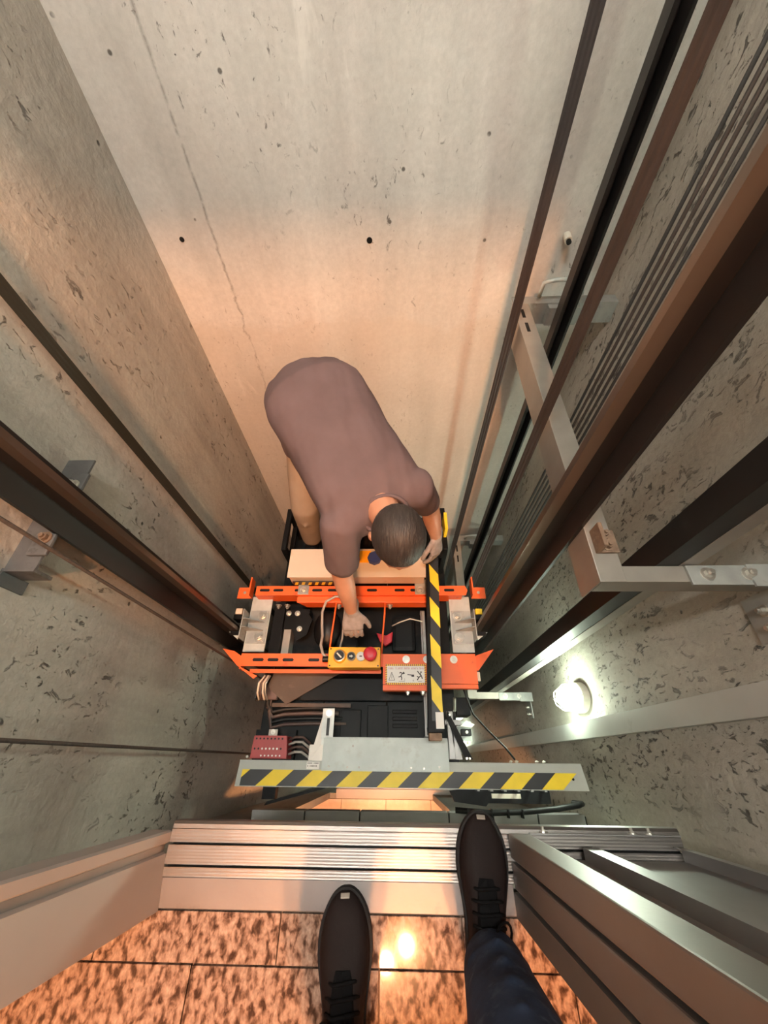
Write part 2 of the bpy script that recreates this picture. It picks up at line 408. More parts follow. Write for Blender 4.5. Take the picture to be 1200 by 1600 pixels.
# sill
SX0, SX1 = DX0, .67
sl = thing('door_sill', ((SX0 + SX1) / 2, -.2, -.05), 'ribbed aluminium landing door sill under the shoes', 'sill')
B().ext_x([(-.128, -.04), (-.128, -.006), (-.134, -.0015), (-.1425, -.0015), (-.1425, -.04)], SX0, SX1).build('front_lip', ALU, sl)
def ribbed(y0, y1, nrib, x1=DX1):
    pts = [(y1, -.03)]
    n = nrib * 2
    for i in range(n + 1):
        y = y1 + (y0 - y1) * i / n
        pts.append((y, 0.0 if i % 2 == 0 else -.00025))
    pts.append((y0, -.03)); return pts
B().ext_x(ribbed(-.1685, -.1435, 4), SX0, SX1).build('track_rib', ALU, sl)
B().ext_x(ribbed(-.2085, -.1735, 6), SX0, SX1).build('track_rib', ALU, sl)
B().ext_x(ribbed(-.2305, -.2135, 3), SX0, SX1).build('track_rib', ALU, sl)
B().box(SX0, SX1, -.232, -.13, -.045, -.022).build('track_bed', BLACKM, sl)
B().box(SX0 - .0, DX1 + .0, -.2835, -.2315, -.02, -.001).build('threshold_plate', THRESH, sl, bevel=.001)

# left jamb: strike post with a groove
jl = thing('door_jamb', (-.58, -.21, 0), 'pale steel strike jamb at the left edge of the doorway', 'door jamb')
b = B(); b.ext_z([(-.60, -.146), (-.556, -.146), (-.5525, -.150), (-.5525, -.168), (-.5605, -.172), (-.5605, -.186), (-.5535, -.190), (-.540, -.288), (-.548, -.2925), (-.612, -.2925), (-.612, -.17), (-.60, -.17)], 0.0, 2.1)
b.build('post', JAMB, jl)
B().box(-.5607, -.5595, -.1855, -.1725, 0.002, 2.09).build('rubber_strip', SHEET, jl)
# lintel of the frame
hd = thing('door_lintel', (-.145, -.25, 2.10), 'steel lintel across the top of the doorway', 'door lintel')
B().box(DX0 - .06, DX1 + .06, -.292, -.24, 2.04, 2.10).build('head_plate', STEEL, hd)
# right: two stacked sliding panels and the right jamb
def panel(name, y_front, y_back, sheet_y, label, stiff):
    t = thing(name, (.47, y_front, .012), label, 'door'); t['kind'] = 'structure'; del t['category']
    B().box(.2625, .3125, y_front, y_back, .012, 2.06).build('leading_edge', STEEL, t, bevel=.003)
    B().box(.3125, .655, sheet_y, sheet_y + .0015, .012, 2.06).build('sheet', SHEET, t)
    B().ext_z([(.655, sheet_y), (.657, sheet_y), (.657, sheet_y + .028), (.640, sheet_y + .028), (.640, sheet_y + .026), (.655, sheet_y + .026)], .012, 2.06).build('trailing_return', SHEET, t)
    if stiff:
        B().ext_z([(.425, sheet_y + .0015), (.425, sheet_y + .026), (.458, sheet_y + .026), (.458, sheet_y + .0015)], .03, 2.05).build('stiffener', SHEET, t)
    return t
panel('door_1', -.184, -.1405, -.187, 'sliding steel landing door panel nearest the shaft, seen edge-on', True)
panel('door_2', -.2365, -.1915, -.2385, 'sliding steel landing door panel between its twin and the right jamb', False)
jr = thing('door_jamb', (.29, -.27, 0), 'brown-grey steel jamb at the right edge of the doorway', 'door jamb')
B().ext_z([(.2615, -.2440), (.33, -.2440), (.33, -.2925), (.268, -.2925), (.2615, -.286)], 0.0, 2.1).build('post', STEEL, jr)
# guide foot bracket with bolts behind the sill on the right
sb = thing('sill_bracket', (.5, -.16, -.03), 'dark steel angle with bolts beneath the sliding panels', 'bracket')
b = B(); b.box(.315, .665, -.1415, -.1395, -.03, .012); b.build('web', SHEET, sb)
for x in (.35, .56, .60):
    bolt(sb, (x, -.1395, -.004), .007, 'Y', .006, True)

# ------------------------------------------------------------------ lower landing glimpsed past the car front
lf = struct(B().box(-1.7, 1.5, -2.2, -.286, LF - .05, LF - .012).build('floor', GROUT), 'brightly lit pale floor of the landing below')
for k in range(5):
    for i in range(8):
        B().box(-1.7 + .4 * i + .002, -1.302 + .4 * i, -.288 - .35 * (k + 1) + .002, -.288 - .35 * k, LF - .012, LF).build('tile', LOWT, lf)
ls = thing('lower_door_sill', (-.145, -.2, LF - .04), 'bright sill of the landing below, seen through the gap', 'sill')
B().box(DX0, SX1, -.142, -.128, LF - .04, LF).build('front_lip', ALU, ls)
B().box(DX0, SX1, -.168, -.1435, LF - .03, LF).build('track_rib', ALU, ls)
B().box(DX0, SX1, -.208, -.1735, LF - .03, LF).build('track_rib', ALU, ls)
B().box(DX0, SX1, -.284, -.2135, LF - .03, LF).build('threshold_plate', STEEL, ls)
struct(B().box(-1.7, 1.5, -2.2, FY0, -.58, -.50).build('ceiling', WHITE), 'white ceiling of the landing below')
struct(B().box(-1.7, 1.5, -2.3, -2.2, LF, -.5).build('wall_landing', WHITE), 'plain wall at the far side of the landing below')
downlight(-.3, -.43, -.58, 'warm ceiling downlight of the landing below, leftmost', .040, DLIT2)
downlight(.15, -.43, -.58, 'warm ceiling downlight of the landing below, rightmost', .040, DLIT2)
# lower door header (hanger case) just under the landing sill
dh = thing('door_header', (.08, -.23, -.985), 'grey-green hanger case of the door below, under the sill', 'door header')
for i, (x0, x1) in enumerate(((-.635, -.405), (-.40, -.165), (-.16, .22), (.225, .41), (.415, .60), (.605, .80))):
    B().box(x0, x1, -.245, -.183, -.985, -.905).build('cover_segment', SHEET, dh, bevel=.002)
B().box(-.64, .81, -.2445, -.19, -.99, -.92).build('backing', BLACKM, dh)
hc = thing('header_cable', (.5, -.17, -.92), 'thick black cable sagging along the door header at right', 'cable')
B().tube([(.25, -.172, -.888), (.40, -.180, -.886), (.55, -.174, -.886), (.68, -.163, -.888), (.78, -.15, -.895), (.825, -.15, -.97), (.835, -.155, -1.1)], .011, 10).build('sheath', BLKC, hc, smooth=True)
for x in (.30, .40, .47, .53):
    B().box(x, x + .006, -.196, -.166, -.9045, -.872).build('cable_tie', BLACKP, hc)

# ------------------------------------------------------------------ guide rails
def t_rail(name, xbase, xtip, y, label, half=.058, bl=.0085):
    sx = 1 if xtip > xbase else -1
    t = thing(name, (xbase, y, ZB), label, 'guide rail')
    B().ext_z([(xbase, y - half), (xbase, y + half), (xbase + sx * .010, y + half), (xbase + sx * .016, y + bl * 1.5), (xbase + sx * .016, y - bl * 1.5), (xbase + sx * .010, y - half)], ZB, ZT).build('base_flange', RAILD, t)
    B().ext_z([(xbase + sx * .016, y - bl), (xbase + sx * .016, y + bl), (xtip - sx * .028, y + bl), (xtip - sx * .028, y - bl)], ZB, ZT).build('web', RAILD, t)
    B().ext_z([(xtip - sx * .028, y - bl), (xtip - sx * .028, y + bl), (xtip, y + bl), (xtip, y - bl)], ZB, ZT).build('blade', RAILB, t)
    return t
t_rail('guide_rail', -.835, -.757, .525, 'dark brown steel guide rail running down the left shaft wall', half=.066)
t_rail('guide_rail', .462, .385, .545, 'dark brown steel guide rail on the right frame, beside the ropes')
cw = thing('counterweight_rail', (.64, .40, ZB), 'dark channel-shaped rail nearest the bulkhead lamp on the right', 'guide rail')
B().ext_z([(.600, .385), (.690, .385), (.690, .395), (.610, .395), (.610, .445), (.600, .445)], ZB, ZT).build('channel', RAILD, cw)
B().ext_z([(.652, .3835), (.690, .3835), (.690, .3849), (.652, .3849)], ZB, ZT).build('face_strip', ZINC, cw)
cw2 = thing('counterweight_rail', (.62, 1.38, ZB), 'dark narrow rail at the far right, behind the belts', 'guide rail')
B().ext_z([(.600, 1.405), (.600, 1.36), (.612, 1.36), (.612, 1.395), (.65, 1.395), (.65, 1.405)], ZB, ZT).build('channel', RAILD, cw2)
B().ext_z([(.632, 1.34), (.640, 1.34), (.640, 1.395), (.632, 1.395)], ZB, ZT).build('blade', RAILD, cw2)

# right rail bracket frame (two storeys of it)
ZK = .375
def right_bracket(z, label):
    t = thing('rail_bracket', (.65, .93, z - .11), label, 'bracket', 'zinc rail brackets on the right')
    XW = .462
    B().ext_y([(XW, z), (XW, z - .105), (XW + .004, z - .105), (XW + .004, z - .006), (XW + .060, z - .006), (XW + .060, z)], .345, 1.50).build('long_bar', ZINC, t, bevel=.002)
    B().ext_x([(.345, z - .001), (.345, z - .060), (.349, z - .060), (.349, z - .007), (.383, z - .007), (.383, z - .001)], XW + .005, XR).build('near_arm', ZINC, t)
    B().ext_x([(1.50, z - .001), (1.50, z - .085), (1.504, z - .085), (1.504, z - .007), (1.55, z - .007), (1.55, z - .001)], XW + .005, XR).build('far_arm', GALV, t)
    B().box(.66, .845, .335, .382, z, z + .006).build('splice_plate', GALV, t, bevel=.001)
    B().box(.79, XR, .33, .382, z + .006, z + .011).build('wall_cleat', GALV, t)
    B().box(XR - .006, XR, .24, .345, z - .13, z - .03).build('wall_plate', GALV, t)
    for c in ((.70, .375), (.79, .375)): bolt(t, (c[0], .36, z + .006), .010)
    for y in (.265, .305): bolt(t, (XR - .006, y, z - .08), .009, 'X', -.014)
    for y in (1.34, 1.43): B().box(XW + .022, XW + .034, y - .028, y + .028, z, z + .0006).build('slot', BLACKP, t)
    # rail clip
    b = B(); b.box(.480, .525, .415, .475, z + .0005, z + .008); b.box(.472, .482, .415, .475, z, z + .045); b.build('rail_clip', RUST, t, bevel=.002)
    for y in (.430, .462): bolt(t, (.500, y, z + .008), .008, material=RUST)
    b = B(); b.tube([(.56, 1.508, z + .02), (.56, 1.50, z + .075), (.60, 1.50, z + .085), (.70, 1.50, z + .085), (.715, 1.50, z + .03)], .008, 8); b.build('u_bolt', GALVP, t, smooth=True)
    B().box(.60, .72, 1.47, 1.499, z - .075, z - .005).build('clamp_block', GALV, t)
    return t
right_bracket(ZK, 'zinc steel bracket frame holding the right guide rail above the lamp')
right_bracket(ZK - 1.915, 'zinc steel bracket frame holding the right guide rail, below the lamp')
def left_bracket(z, label):
    t = thing('rail_bracket', (-.87, .48, z - .05), label, 'bracket', 'rail brackets on the left')
    b = B(); b.box(XL, -.836, .36, .368, z - .05, z + .005); b.build('angle_web', BRK, t)
    B().box(XL, XL + .006, .33, .362, z - .07, z + .005).build('wall_foot', BRK, t)
    B().box(XL + .0, -.84, .368, .70, z - .006, z).build('long_bar', BRK, t)
    B().box(-.875, -.825, .400, .458, z + .0, z + .010).build('rail_clip', BRK, t, bevel=.004)
    B().box(-.875, -.825, .592, .645, z + .0, z + .010).build('rail_clip', BRK, t, bevel=.004)
    bolt(t, (-.845, .445, z + .010), .010, material=RUST); bolt(t, (-.85, .605, z + .010), .010)
    return t
left_bracket(.40, 'small grey bracket clamping the left guide rail to the wall')
left_bracket(-1.515, 'small grey bracket on the left guide rail below the car roof')

# ------------------------------------------------------------------ ropes, belts, cables in the shaft
def strand(name, x, y, r, material, label, cat, group=None, z0=ZB, z1=ZT, n=2):
    b = B(); b.tube([(x, y, z0 + (z1 - z0) * i / (n - 1)) for i in range(n)], r, 10)
    return tag(b.build(name, material, smooth=True), label, cat, group)
def flat(name, x, y, wd, th, ang, material, label, cat, z0=ZB, z1=ZT):
    b = B(); c, s_ = math.cos(ang), math.sin(ang); pts = []
    k = 7
    for i in range(k): 
        u = -wd / 2 + wd * i / (k - 1); pts.append((u, th / 2 * (1 if i % 2 else .7)))
    for i in range(k):
        u = wd / 2 - wd * i / (k - 1); pts.append((u, -th / 2 * (1 if i % 2 else .7)))
    pts = [(x + u * c - v_ * s_, y + u * s_ + v_ * c) for u, v_ in pts]
    b.ext_z(pts, z0, z1); return tag(b.build(name, material), label, cat)
ordl = ('first', 'second', 'third', 'fourth', 'fifth', 'sixth')
for i in range(6):
    strand('hoist_rope', .640 + .0085 * i, 1.045 - .0155 * i, .0046, ROPE,
           '%s from the left of six steel ropes beside the right guide rail' % ordl[i], 'rope', 'six hoist ropes')
flat('travelling_belt', .440, 1.365, .033, .010, -.3, BELT2, 'leftmost dark belt hanging near the back wall', 'belt')
flat('travelling_belt', .427, .833, .029, .010, -.47, BELT, 'wide fuzzy dark brown belt passing in front of the bracket bar', 'belt')
flat('selector_tape', -.868, .875, .030, .004, .8, TAPE, 'dark flat tape hanging beside the left wall', 'tape', z0=-2.4)
strand('governor_rope', -.80, .405, .0045, ROPED, 'thin dark rope crossing the left bracket', 'rope')
strand('governor_rope', -.80, .028, .0045, ROPED, 'thin dark rope near the striped cover on the left', 'rope')
tk = thing('cable_trunking', (XR, .12, ZB), 'grey vertical cable trunking on the right wall under the lamp', 'trunking')
B().box(XR - .045, XR, .095, .158, ZB, .02).build('duct', TRUNK, tk, bevel=.002)
B().box(XR - .045, XR, .095, .158, .022, ZT).build('duct', TRUNK, tk, bevel=.002)
B().box(XR - .048, XR - .0452, .093, .160, ZB, ZT).build('lid', TRUNK, tk)

# ------------------------------------------------------------------ bulkhead lamps
def bulkhead(z, label):
    y = .262; x = XR
    t = thing('bulkhead_lamp', (x, y, z - .09), label, 'lamp', 'bulkhead lamps on the right wall')
    def oval(xx, a, c_, n=28): return [Vector((xx, y + a * math.cos(q), z + c_ * math.sin(q))) for q in [2 * math.pi * k / n for k in range(n)]]
    B().rings([oval(x, .066, .098), oval(x - .030, .066, .098), oval(x - .036, .060, .092)]).build('base', CAGE, t, smooth=False)
    B().rings([oval(x - .0365, .054, .086), oval(x - .060, .052, .083), oval(x - .085, .043, .072), oval(x - .100, .026, .048), oval(x - .105, .008, .015)]).build('globe', GLOBE, t, smooth=True)
    for dz in (-.045, 0, .045):
        q = math.sqrt(max(0, 1 - (dz / .098) ** 2))
        B().tube([(x - .036, y - .060 * q, z + dz), (x - .075, y - .057 * q, z + dz), (x - .108 - .0 * q, y - .03 * q, z + dz * .9), (x - .112, y, z + dz * .9), (x - .108, y + .03 * q, z + dz * .9), (x - .075, y + .057 * q, z + dz), (x - .036, y + .060 * q, z + dz)], .0026, 6).build('cage_bar', CAGE, t, smooth=True)
    B().tube([(x - .036, y, z - .092), (x - .075, y, z - .088), (x - .113, y, z - .05), (x - .116, y, z), (x - .113, y, z + .05), (x - .075, y, z + .088), (x - .036, y, z + .092)], .0026, 6).build('cage_bar', CAGE, t, smooth=True)
    return t
ZL = -.82
bulkhead(ZL, 'lit caged oval bulkhead lamp on the right wall above the trunking')
bulkhead(ZL - 3.5, 'lit caged bulkhead lamp far below beside the car')
bulkhead(ZL + 3.5, 'lit caged bulkhead lamp high on the right wall above the doorway')
bt_ = thing('fill_lamp', (-.2, .05, ZT - .09), 'added twin-tube fill lamp, out of view under the shaft ceiling', 'lamp')  # unseen fill light, added to brighten the back wall from above
B().box(-.82, .42, .0, .10, ZT - .05, ZT).build('housing', WHT, bt_, bevel=.004)
for y in (.015, .085):
    B().cyl((-.80, y, ZT - .07), (.40, y, ZT - .07), .016, 14).build('tube', FILL_TUBE, bt_, smooth=True)
    for x in (-.815, .40): B().box(x, x + .015, y - .018, y + .018, ZT - .088, ZT - .0505).build('end_holder', WHT, bt_)

# ------------------------------------------------------------------ the lift car
RZ = -.9                                   # car roof level
CX0, CX1, CY0, CY1 = -.655, .286, .0, 1.32
car = thing('elevator_car', (-.2, .66, LF + .02), 'elevator car with black dusty roof, stopped below the landing', 'elevator car')
for x0, x1 in ((CX0, -.36), (-.356, -.05), (-.046, CX1)):
    B().box(x0, x1, CY0, CY1, RZ - .03, RZ).build('roof_panel', DARKR, car, bevel=.003)
B().box(CX0, CX0 + .02, CY0, CY1, LF + .02, RZ - .031).build('side_wall', GALV, car)
B().box(CX1 - .02, CX1, CY0, CY1, LF + .02, RZ - .031).build('side_wall', GALV, car)
B().box(CX0 + .021, CX1 - .021, CY1 - .02, CY1, LF + .02, RZ - .031).build('rear_wall', GALV, car)
B().box(CX0 + .021, CX1 - .021, CY0, CY1 - .021, LF + .02, LF + .05).build('car_floor', BLACKM, car)
B().box(CX0, CX1, CY0 - .02, CY0 - .001, RZ - .16, RZ).build('front_header', BLACKM, car)
# pressed ribs and raised covers on the roof
for y in (.135, .165, .195): B().box(-.02, .10, y, y + .016, RZ, RZ + .012).build('roof_rib', BLACKM, car, bevel=.003)
B().box(-.47, .13, .245, .345, RZ, RZ + .05).build('roof_trough', DARKR, car, bevel=.004)
B().box(-.60, .22, .43, .73, RZ, RZ + .06).build('roof_hatch', BLACKM, car, bevel=.006)
for x0, x1, y0, y1 in ((-.27, -.17, .09, .21), (-.14, -.04, .09, .23)): B().box(x0, x1, y0, y1, RZ, RZ + .018).build('roof_pad', DARKR, car, bevel=.004)
# leaning dusty plate
pl = thing('leaning_plate', (-.45, .32, RZ), 'dusty brown sheet leaning under the front orange beam', 'plate')
b = B(); b.prism([(-.60, .36), (-.63, .30), (-.53, .225), (-.25, .375), (-.30, .40)], lambda x, y: (x, y, RZ + .055 + (y - .22) * .25), lambda x, y: (x, y, RZ + .062 + (y - .22) * .25)); b.build('sheet', BROWNS, pl)
b = B(); b.box(-.60, -.22, .215, .232, RZ + .05, RZ + .056, Matrix.Rotation(math.radians(0), 4, 'Z')); b.build('folded_edge', BROWNS, pl)
# cable bundle looping round the front left corner
for i, (zz, rr, mt) in enumerate(((.018, .012, BLKC), (.014, .010, BRNC), (.013, .009, BLKC), (.012, .008, BRNC))):
    o = .022 * i
    b = B(); b.tube([(-.30 + .02 * i, .215 - o, RZ + zz), (-.42, .215 - o, RZ + zz), (-.54, .21 - o, RZ + zz), (-.60, .195 - o, RZ + zz + .01), (-.625 + .004 * i, .225 - o * .4, RZ + zz + .03), (-.63 + .004 * i, .30, RZ + zz + .03), (-.635, .40, RZ + .03)], rr, 8)
    tag(b.build('roof_cable', mt, smooth=True), 'dark cable, %s of the four looping round the roof corner behind the red box' % ordl[i], 'cable', 'roof cables')

# crosshead beams ----------------------------------------------------------
BZ = -.65
def slot_row(parent, xs, y, z):
    for x in xs: 
        b = B(); b.ext_z([(x - .022, y - .007), (x + .022, y - .007), (x + .027, y), (x + .022, y + .007), (x - .022, y + .007), (x - .027, y)], z, z + .0008); b.build('slot', BLACKP, parent)
rb = thing('crosshead_beam', (-.18, .72, BZ - .09), 'rear orange slotted steel beam across the car roof', 'beam', 'orange crosshead beams')
B().ext_x([(.702, BZ), (.752, BZ), (.752, BZ - .004), (.706, BZ - .004), (.706, BZ - .085), (.702, BZ - .085)], -.715, .335).build('angle', ORANGE, rb)
B().ext_y([(-.50, BZ - .01), (.165, BZ - .01), (.165, BZ - .085), (-.46, BZ - .085)], .668, .7015).build('lower_channel', ORANGE, rb, bevel=.003)
slot_row(rb, (-.67, -.60, -.49, -.40, -.32, -.12, 0.02, .10, .19, .27), .729, BZ)
B().ext_z([(.335, .703), (.352, .703), (.362, .728), (.352, .752), (.335, .752)], BZ - .004, BZ).build('end_tip', ORANGE, rb)
def stop_angle(parent, sgn, xc, y, front):
    """bent orange retaining plate at a beam end"""
    if front:
        if sgn < 0: pg = [(-.830, .446), (-.770, .434), (-.726, .408), (-.724, .362), (-.640, .324), (-.655, .312), (-.742, .368)]
        else: pg = [(.368, .412), (.372, .418), (.458, .447), (.376, .352), (.368, .352)]
        B().ext_z(pg, BZ - .030, BZ - .024).build('end_stop', ORANGE, parent)
        B().box(min(xc, xc + sgn * .005), max(xc, xc + sgn * .005), y - .055, y + .004, BZ - .08, BZ - .0305).build('end_cheek', ORANGE, parent)
    else:
        B().ext_z([(xc, y + .062), (xc + sgn * .007, y + .066), (xc + sgn * .007, y - .03), (xc, y - .034)], BZ - .05, BZ + .004).build('end_cheek', ORANGE, parent)
        B().box(min(xc, xc + sgn * .07), max(xc, xc + sgn * .07), y - .04, y + .018, BZ - .03, BZ - .024).build('end_stop', ORANGE, parent)
        bolt(parent, (xc + sgn * .035, y - .01, BZ - .024), .005, h=.004)
stop_angle(rb, -1, -.745, .735, False); stop_angle(rb, 1, .385, .735, False)
for x in (-.47, .125):
    B().box(x - .028, x + .028, .705, .785, BZ + .001, BZ + .005).build('fixing_tab', GALV, rb, bevel=.002); bolt(rb, (x, .728, BZ + .005), .011)
for x in (-.60, -.555, -.29, -.03): bolt(rb, (x, .668, BZ - .05), .010, 'Y', -.014, material=ZINC)
fb = thing('crosshead_beam', (-.18, .385, BZ - .09), 'front orange slotted steel beam under the yellow control box', 'beam', 'orange crosshead beams')
B().ext_x([(.418, BZ), (.362, BZ), (.362, BZ - .004), (.414, BZ - .004), (.414, BZ - .085), (.418, BZ - .085)], -.722, .36).build('angle', ORANGE, fb)
B().ext_x([(.355, BZ - .03), (.338, BZ - .03), (.338, BZ - .035), (.351, BZ - .035), (.351, BZ - .085), (.355, BZ - .085)], -.68, -.07).build('lower_angle', ORANGE, fb)
slot_row(fb, (-.64, -.57, -.50, -.38), .390, BZ)
stop_angle(fb, -1, -.728, .41, True); stop_angle(fb, 1, .367, .41, True)
op = thing('orange_cover_plate', (.15, .34, BZ - .05), 'orange folded cover carrying the warning sign on the front beam', 'cover plate')
b = B(); b.box(-.060, .152, .286, .416, BZ + .004, BZ + .010); b.build('plate', ORANGE, op, bevel=.002)
b = B(); b.box(-.060, .152, .262, .2855, BZ - .035, BZ + .004); b.build('fold', ORANGE, op, bevel=.002)
b = B(); b.box(.155, .362, .290, .418, BZ + .002, BZ + .008); b.box(.155, .362, .272, .2895, BZ - .03, BZ + .002); b.build('plate', ORANGE, op, bevel=.002)
for x, y in ((.046, .392), (.140, .392), (.262, .392)): bolt(op, (x, y, BZ + .009), .011)
for x in (.05, .115): bolt(op, (x, .262, BZ - .012), .008, 'Y', -.010)
B().box(.352, .378, .305, .345, BZ - .02, BZ - .012).build('plastic_tab', CREAM, op, bevel=.005)
# the warning sign
sg = thing('warning_sign', (.042, .327, BZ + .0102), 'white pictogram sign with striped border on the orange cover', 'sign')
X0, X1, Y0, Y1, Z0 = -.048, .134, .285, .371, BZ + .0102
B().box(X0, X1, Y0, Y1, Z0, Z0 + .001).build('board', TY, sg)
b = B()
def quad(b, pts, z): 
    v = [b.bm.verts.new((p[0], p[1], z)) for p in pts]; b.face(v)
n = 20
for i in range(n):
    x = X0 + (X1 - X0) * i / n; d = (X1 - X0) / n * .55
    for ya, yb in ((Y1 - .008, Y1), (Y0, Y0 + .008)): quad(b, [(x + d * .6, ya), (x + d * 1.5, ya), (x + d * .9, yb), (x, yb)], Z0 + .0014)
for i in range(9):
    y = Y0 + (Y1 - Y0) * i / 9; d = (Y1 - Y0) / 9 * .5
    for xa, xb in ((X0, X0 + .007), (X1 - .007, X1)): quad(b, [(xa, y), (xb, y + d * .5), (xb, y + d * 1.4), (xa, y + d)], Z0 + .0014)
b.build('hatched_border', REDB, sg)
B().box(X0 + .007, X1 - .007, Y0 + .008, Y1 - .008, Z0 + .001, Z0 + .0018).build('panel', PAPER, sg)
b = B(); zt = Z0 + .0022
x = X0 + .014
while x < X1 - .016:           # faded line of lettering, not legible in the photograph
    wd = random.choice((.003, .004, .005))
    if random.random() < .13: x += .004; continue
    quad(b, [(x, .3485), (x + .0012, .3485), (x + .0012, .3575), (x, .3575)], zt)
    yy = random.choice((.3485, .3525, .3563))
    quad(b, [(x, yy), (x + wd, yy), (x + wd, yy + .0013), (x, yy + .0013)], zt + .0002)
    if random.random() < .6: quad(b, [(x + wd - .0012, .3485), (x + wd, .3485), (x + wd, .3555), (x + wd - .0012, .3555)], zt + .0001)
    x += wd + .0022
b.build('lettering', REDINK, sg)
def strokes(b, segs, wd=.0024, z=zt):
    for a, c in segs:
        a, c = Vector((*a, 0)), Vector((*c, 0)); d = (c - a).normalized(); p = Vector((-d.y, d.x, 0)) * wd / 2
        quad(b, [(a - p)[:2], (c - p)[:2], (c + p)[:2], (a + p)[:2]], z); z += .00003
b = B(); strokes(b, [((-.033, .303), (-.007, .303)), ((-.007, .303), (-.020, .337)), ((-.020, .337), (-.033, .303)), ((-.020, .309), (-.020, .329))], .0019); b.build('triangle_pictogram', INK, sg)
def dot(b, c, r, z=zt): 
    v = [b.bm.verts.new((c[0] + r * math.cos(a), c[1] + r * math.sin(a), z + .0004)) for a in [2 * math.pi * k / 10 for k in range(10)]]; b.face(v)
b = B(); ox = .022
strokes(b, [((ox - .012, .316), (ox - .002, .319)), ((ox - .002, .319), (ox + .004, .330)), ((ox - .004, .337), (ox + .008, .330)), ((ox + .008, .330), (ox + .016, .332)), ((ox, .320), (ox + .003, .311)), ((ox + .003, .311), (ox + .001, .304)), ((ox - .004, .337), (ox - .006, .331))], .0040)
dot(b, (ox + .011, .335), .0034); strokes(b, [((ox - .012, .299), (ox + .015, .299)), ((ox + .015, .299), (ox + .015, .312))], .0010, zt + .0006); b.build('stumbling_figure', INK, sg)
b = B(); ox = .070
strokes(b, [((ox - .020, .327), (ox - .004, .325)), ((ox - .004, .325), (ox + .006, .323))], .0040); strokes(b, [((ox - .002, .322), (ox + .010, .322))], .009, zt + .0004)
strokes(b, [((ox + .006, .306), (ox + .006, .299)), ((ox + .003, .303), (ox + .006, .299))], .0015, zt + .0007); b.build('hand_pictogram', INK, sg)
b = B(); ox = .105
strokes(b, [((ox - .010, .342), (ox - .002, .331)), ((ox - .002, .331), (ox + .006, .324)), ((ox + .006, .324), (ox - .004, .315)), ((ox + .006, .324), (ox + .011, .309)), ((ox - .004, .315), (ox - .013, .320)), ((ox - .004, .315), (ox - .012, .304)), ((ox + .004, .333), (ox + .003, .326))], .0042)
dot(b, (ox + .006, .337), .0034); strokes(b, [((ox - .010, .299), (ox + .008, .299))], .0010, zt + .0006); b.build('falling_figure', INK, sg)

# guide shoes ---------------------------------------------------------------
def shoe_assy(sgn, x_in, x_out, xtip, label):
    z = -.71
    t = thing('guide_shoe', ((x_in + x_out) / 2, .58, z - .01), label, 'guide shoe', 'roller guide shoes')
    a, c = min(x_in, x_out), max(x_in, x_out)
    B().box(a, c, .440, .716, z - .008, z).build('mounting_plate', GALVP, t, bevel=.001)
    B().box(a + .006, c - .004, .478, .640, z + .0005, z + .006).build('base_plate', GALV, t, bevel=.001)
    for y in (.508, .612): bolt(t, (x_in + sgn * .035, y, z + .006), .015)
    for y in (.486, .632): bolt(t, (x_in + sgn * .014, y, z + .006), .004, h=.004, washer=False)
    for y in (.538, .578):
        B().ext_y([(x_in + sgn * .02, z + .006), (x_out - sgn * .0, z + .006), (x_out + sgn * .002, z + .075), (x_out - sgn * .012, z + .075)], y, y + .004).build('gusset', GALV, t)
    xx = x_out + sgn * .0
    B().box(min(xx, xx + sgn * .005), max(xx, xx + sgn * .005), .485, .625, z + .006, z + .080).build('upright', GALV, t, bevel=.001)
    b = B(); b.prism([(xx + sgn * .005, .478), (xx + sgn * .005, .514), (xx + sgn * .055, .514)], lambda x, y: (x, y, z + .070), lambda x, y: (x, y, z + .076)); b.build('cap_web', GALVP, t)
    for y0, y1 in ((.497, .515), (.572, .595)):
        B().box(min(xx + sgn * .005, xx + sgn * .045), max(xx + sgn * .005, xx + sgn * .045), y0, y1, z + .02, z + .085).build('jaw', BLACKM, t, bevel=.002)
    B().box(min(xx + sgn * .008, xx + sgn * .040), max(xx + sgn * .008, xx + sgn * .040), .597, .625, z + .05, z + .088).build('oiler_cap', TY if sgn > 0 else CREAM, t, bevel=.003)
    return t
shoe_assy(-1, -.640, -.745, -.757, 'zinc guide shoe gripping the left rail between the orange beams')
shoe_assy(1, .272, .376, .385, 'zinc guide shoe with yellowish cap gripping the right rail')
# dark inner plates and straps between the beams
for nm, x0, x1, lab in (('side_plate', -.630, -.575, 'black steel plate beside the left guide shoe between the beams'), ('side_plate', .20, .262, 'black steel plate beside the right guide shoe between the beams')):
    tag(B().box(x0, x1, .425, .70, -.84, -.735).build(nm, BLACKM, bevel=.004), lab, 'plate')
tag(B().box(-.572, -.535, .425, .60, -.84, -.76).build('steel_strap', ZINC, bevel=.002), 'dull grey steel strap between the beams at left', 'strap')
gp = thing('gusset_plate', (-.52, .67, -.84), 'black chamfered gusset plate bolted under the rear orange beam', 'plate')
b = B(); b.prism([(-.572, .66), (-.47, .66), (-.43, .61), (-.45, .53), (-.50, .50), (-.53, .56), (-.572, .56)], lambda x, y: (x, y, -.755), lambda x, y: (x, y, -.747)); b.build('plate', BLACKM, gp)
for p in ((-.555, .64), (-.51, .64), (-.49, .56)): bolt(gp, (p[0], p[1], -.747), .009)
B().box(-.53, -.45, .64, .665, -.84, -.755).build('foot', BLACKM, gp)
for i, x in enumerate((-.298, -.052)):
    b = B(); b.tube([(x, .70, BZ - .02), (x - .004, .60, BZ - .01), (x - .012, .50, BZ - .012), (x - .016, .42, BZ - .02)], .0045, 8)
    tag(b.build('tie_rod', ORANGE, smooth=True), 'thin orange rod joining the beams, %s' % ('left of the gloved hand' if i == 0 else 'behind the warning sign'), 'rod')
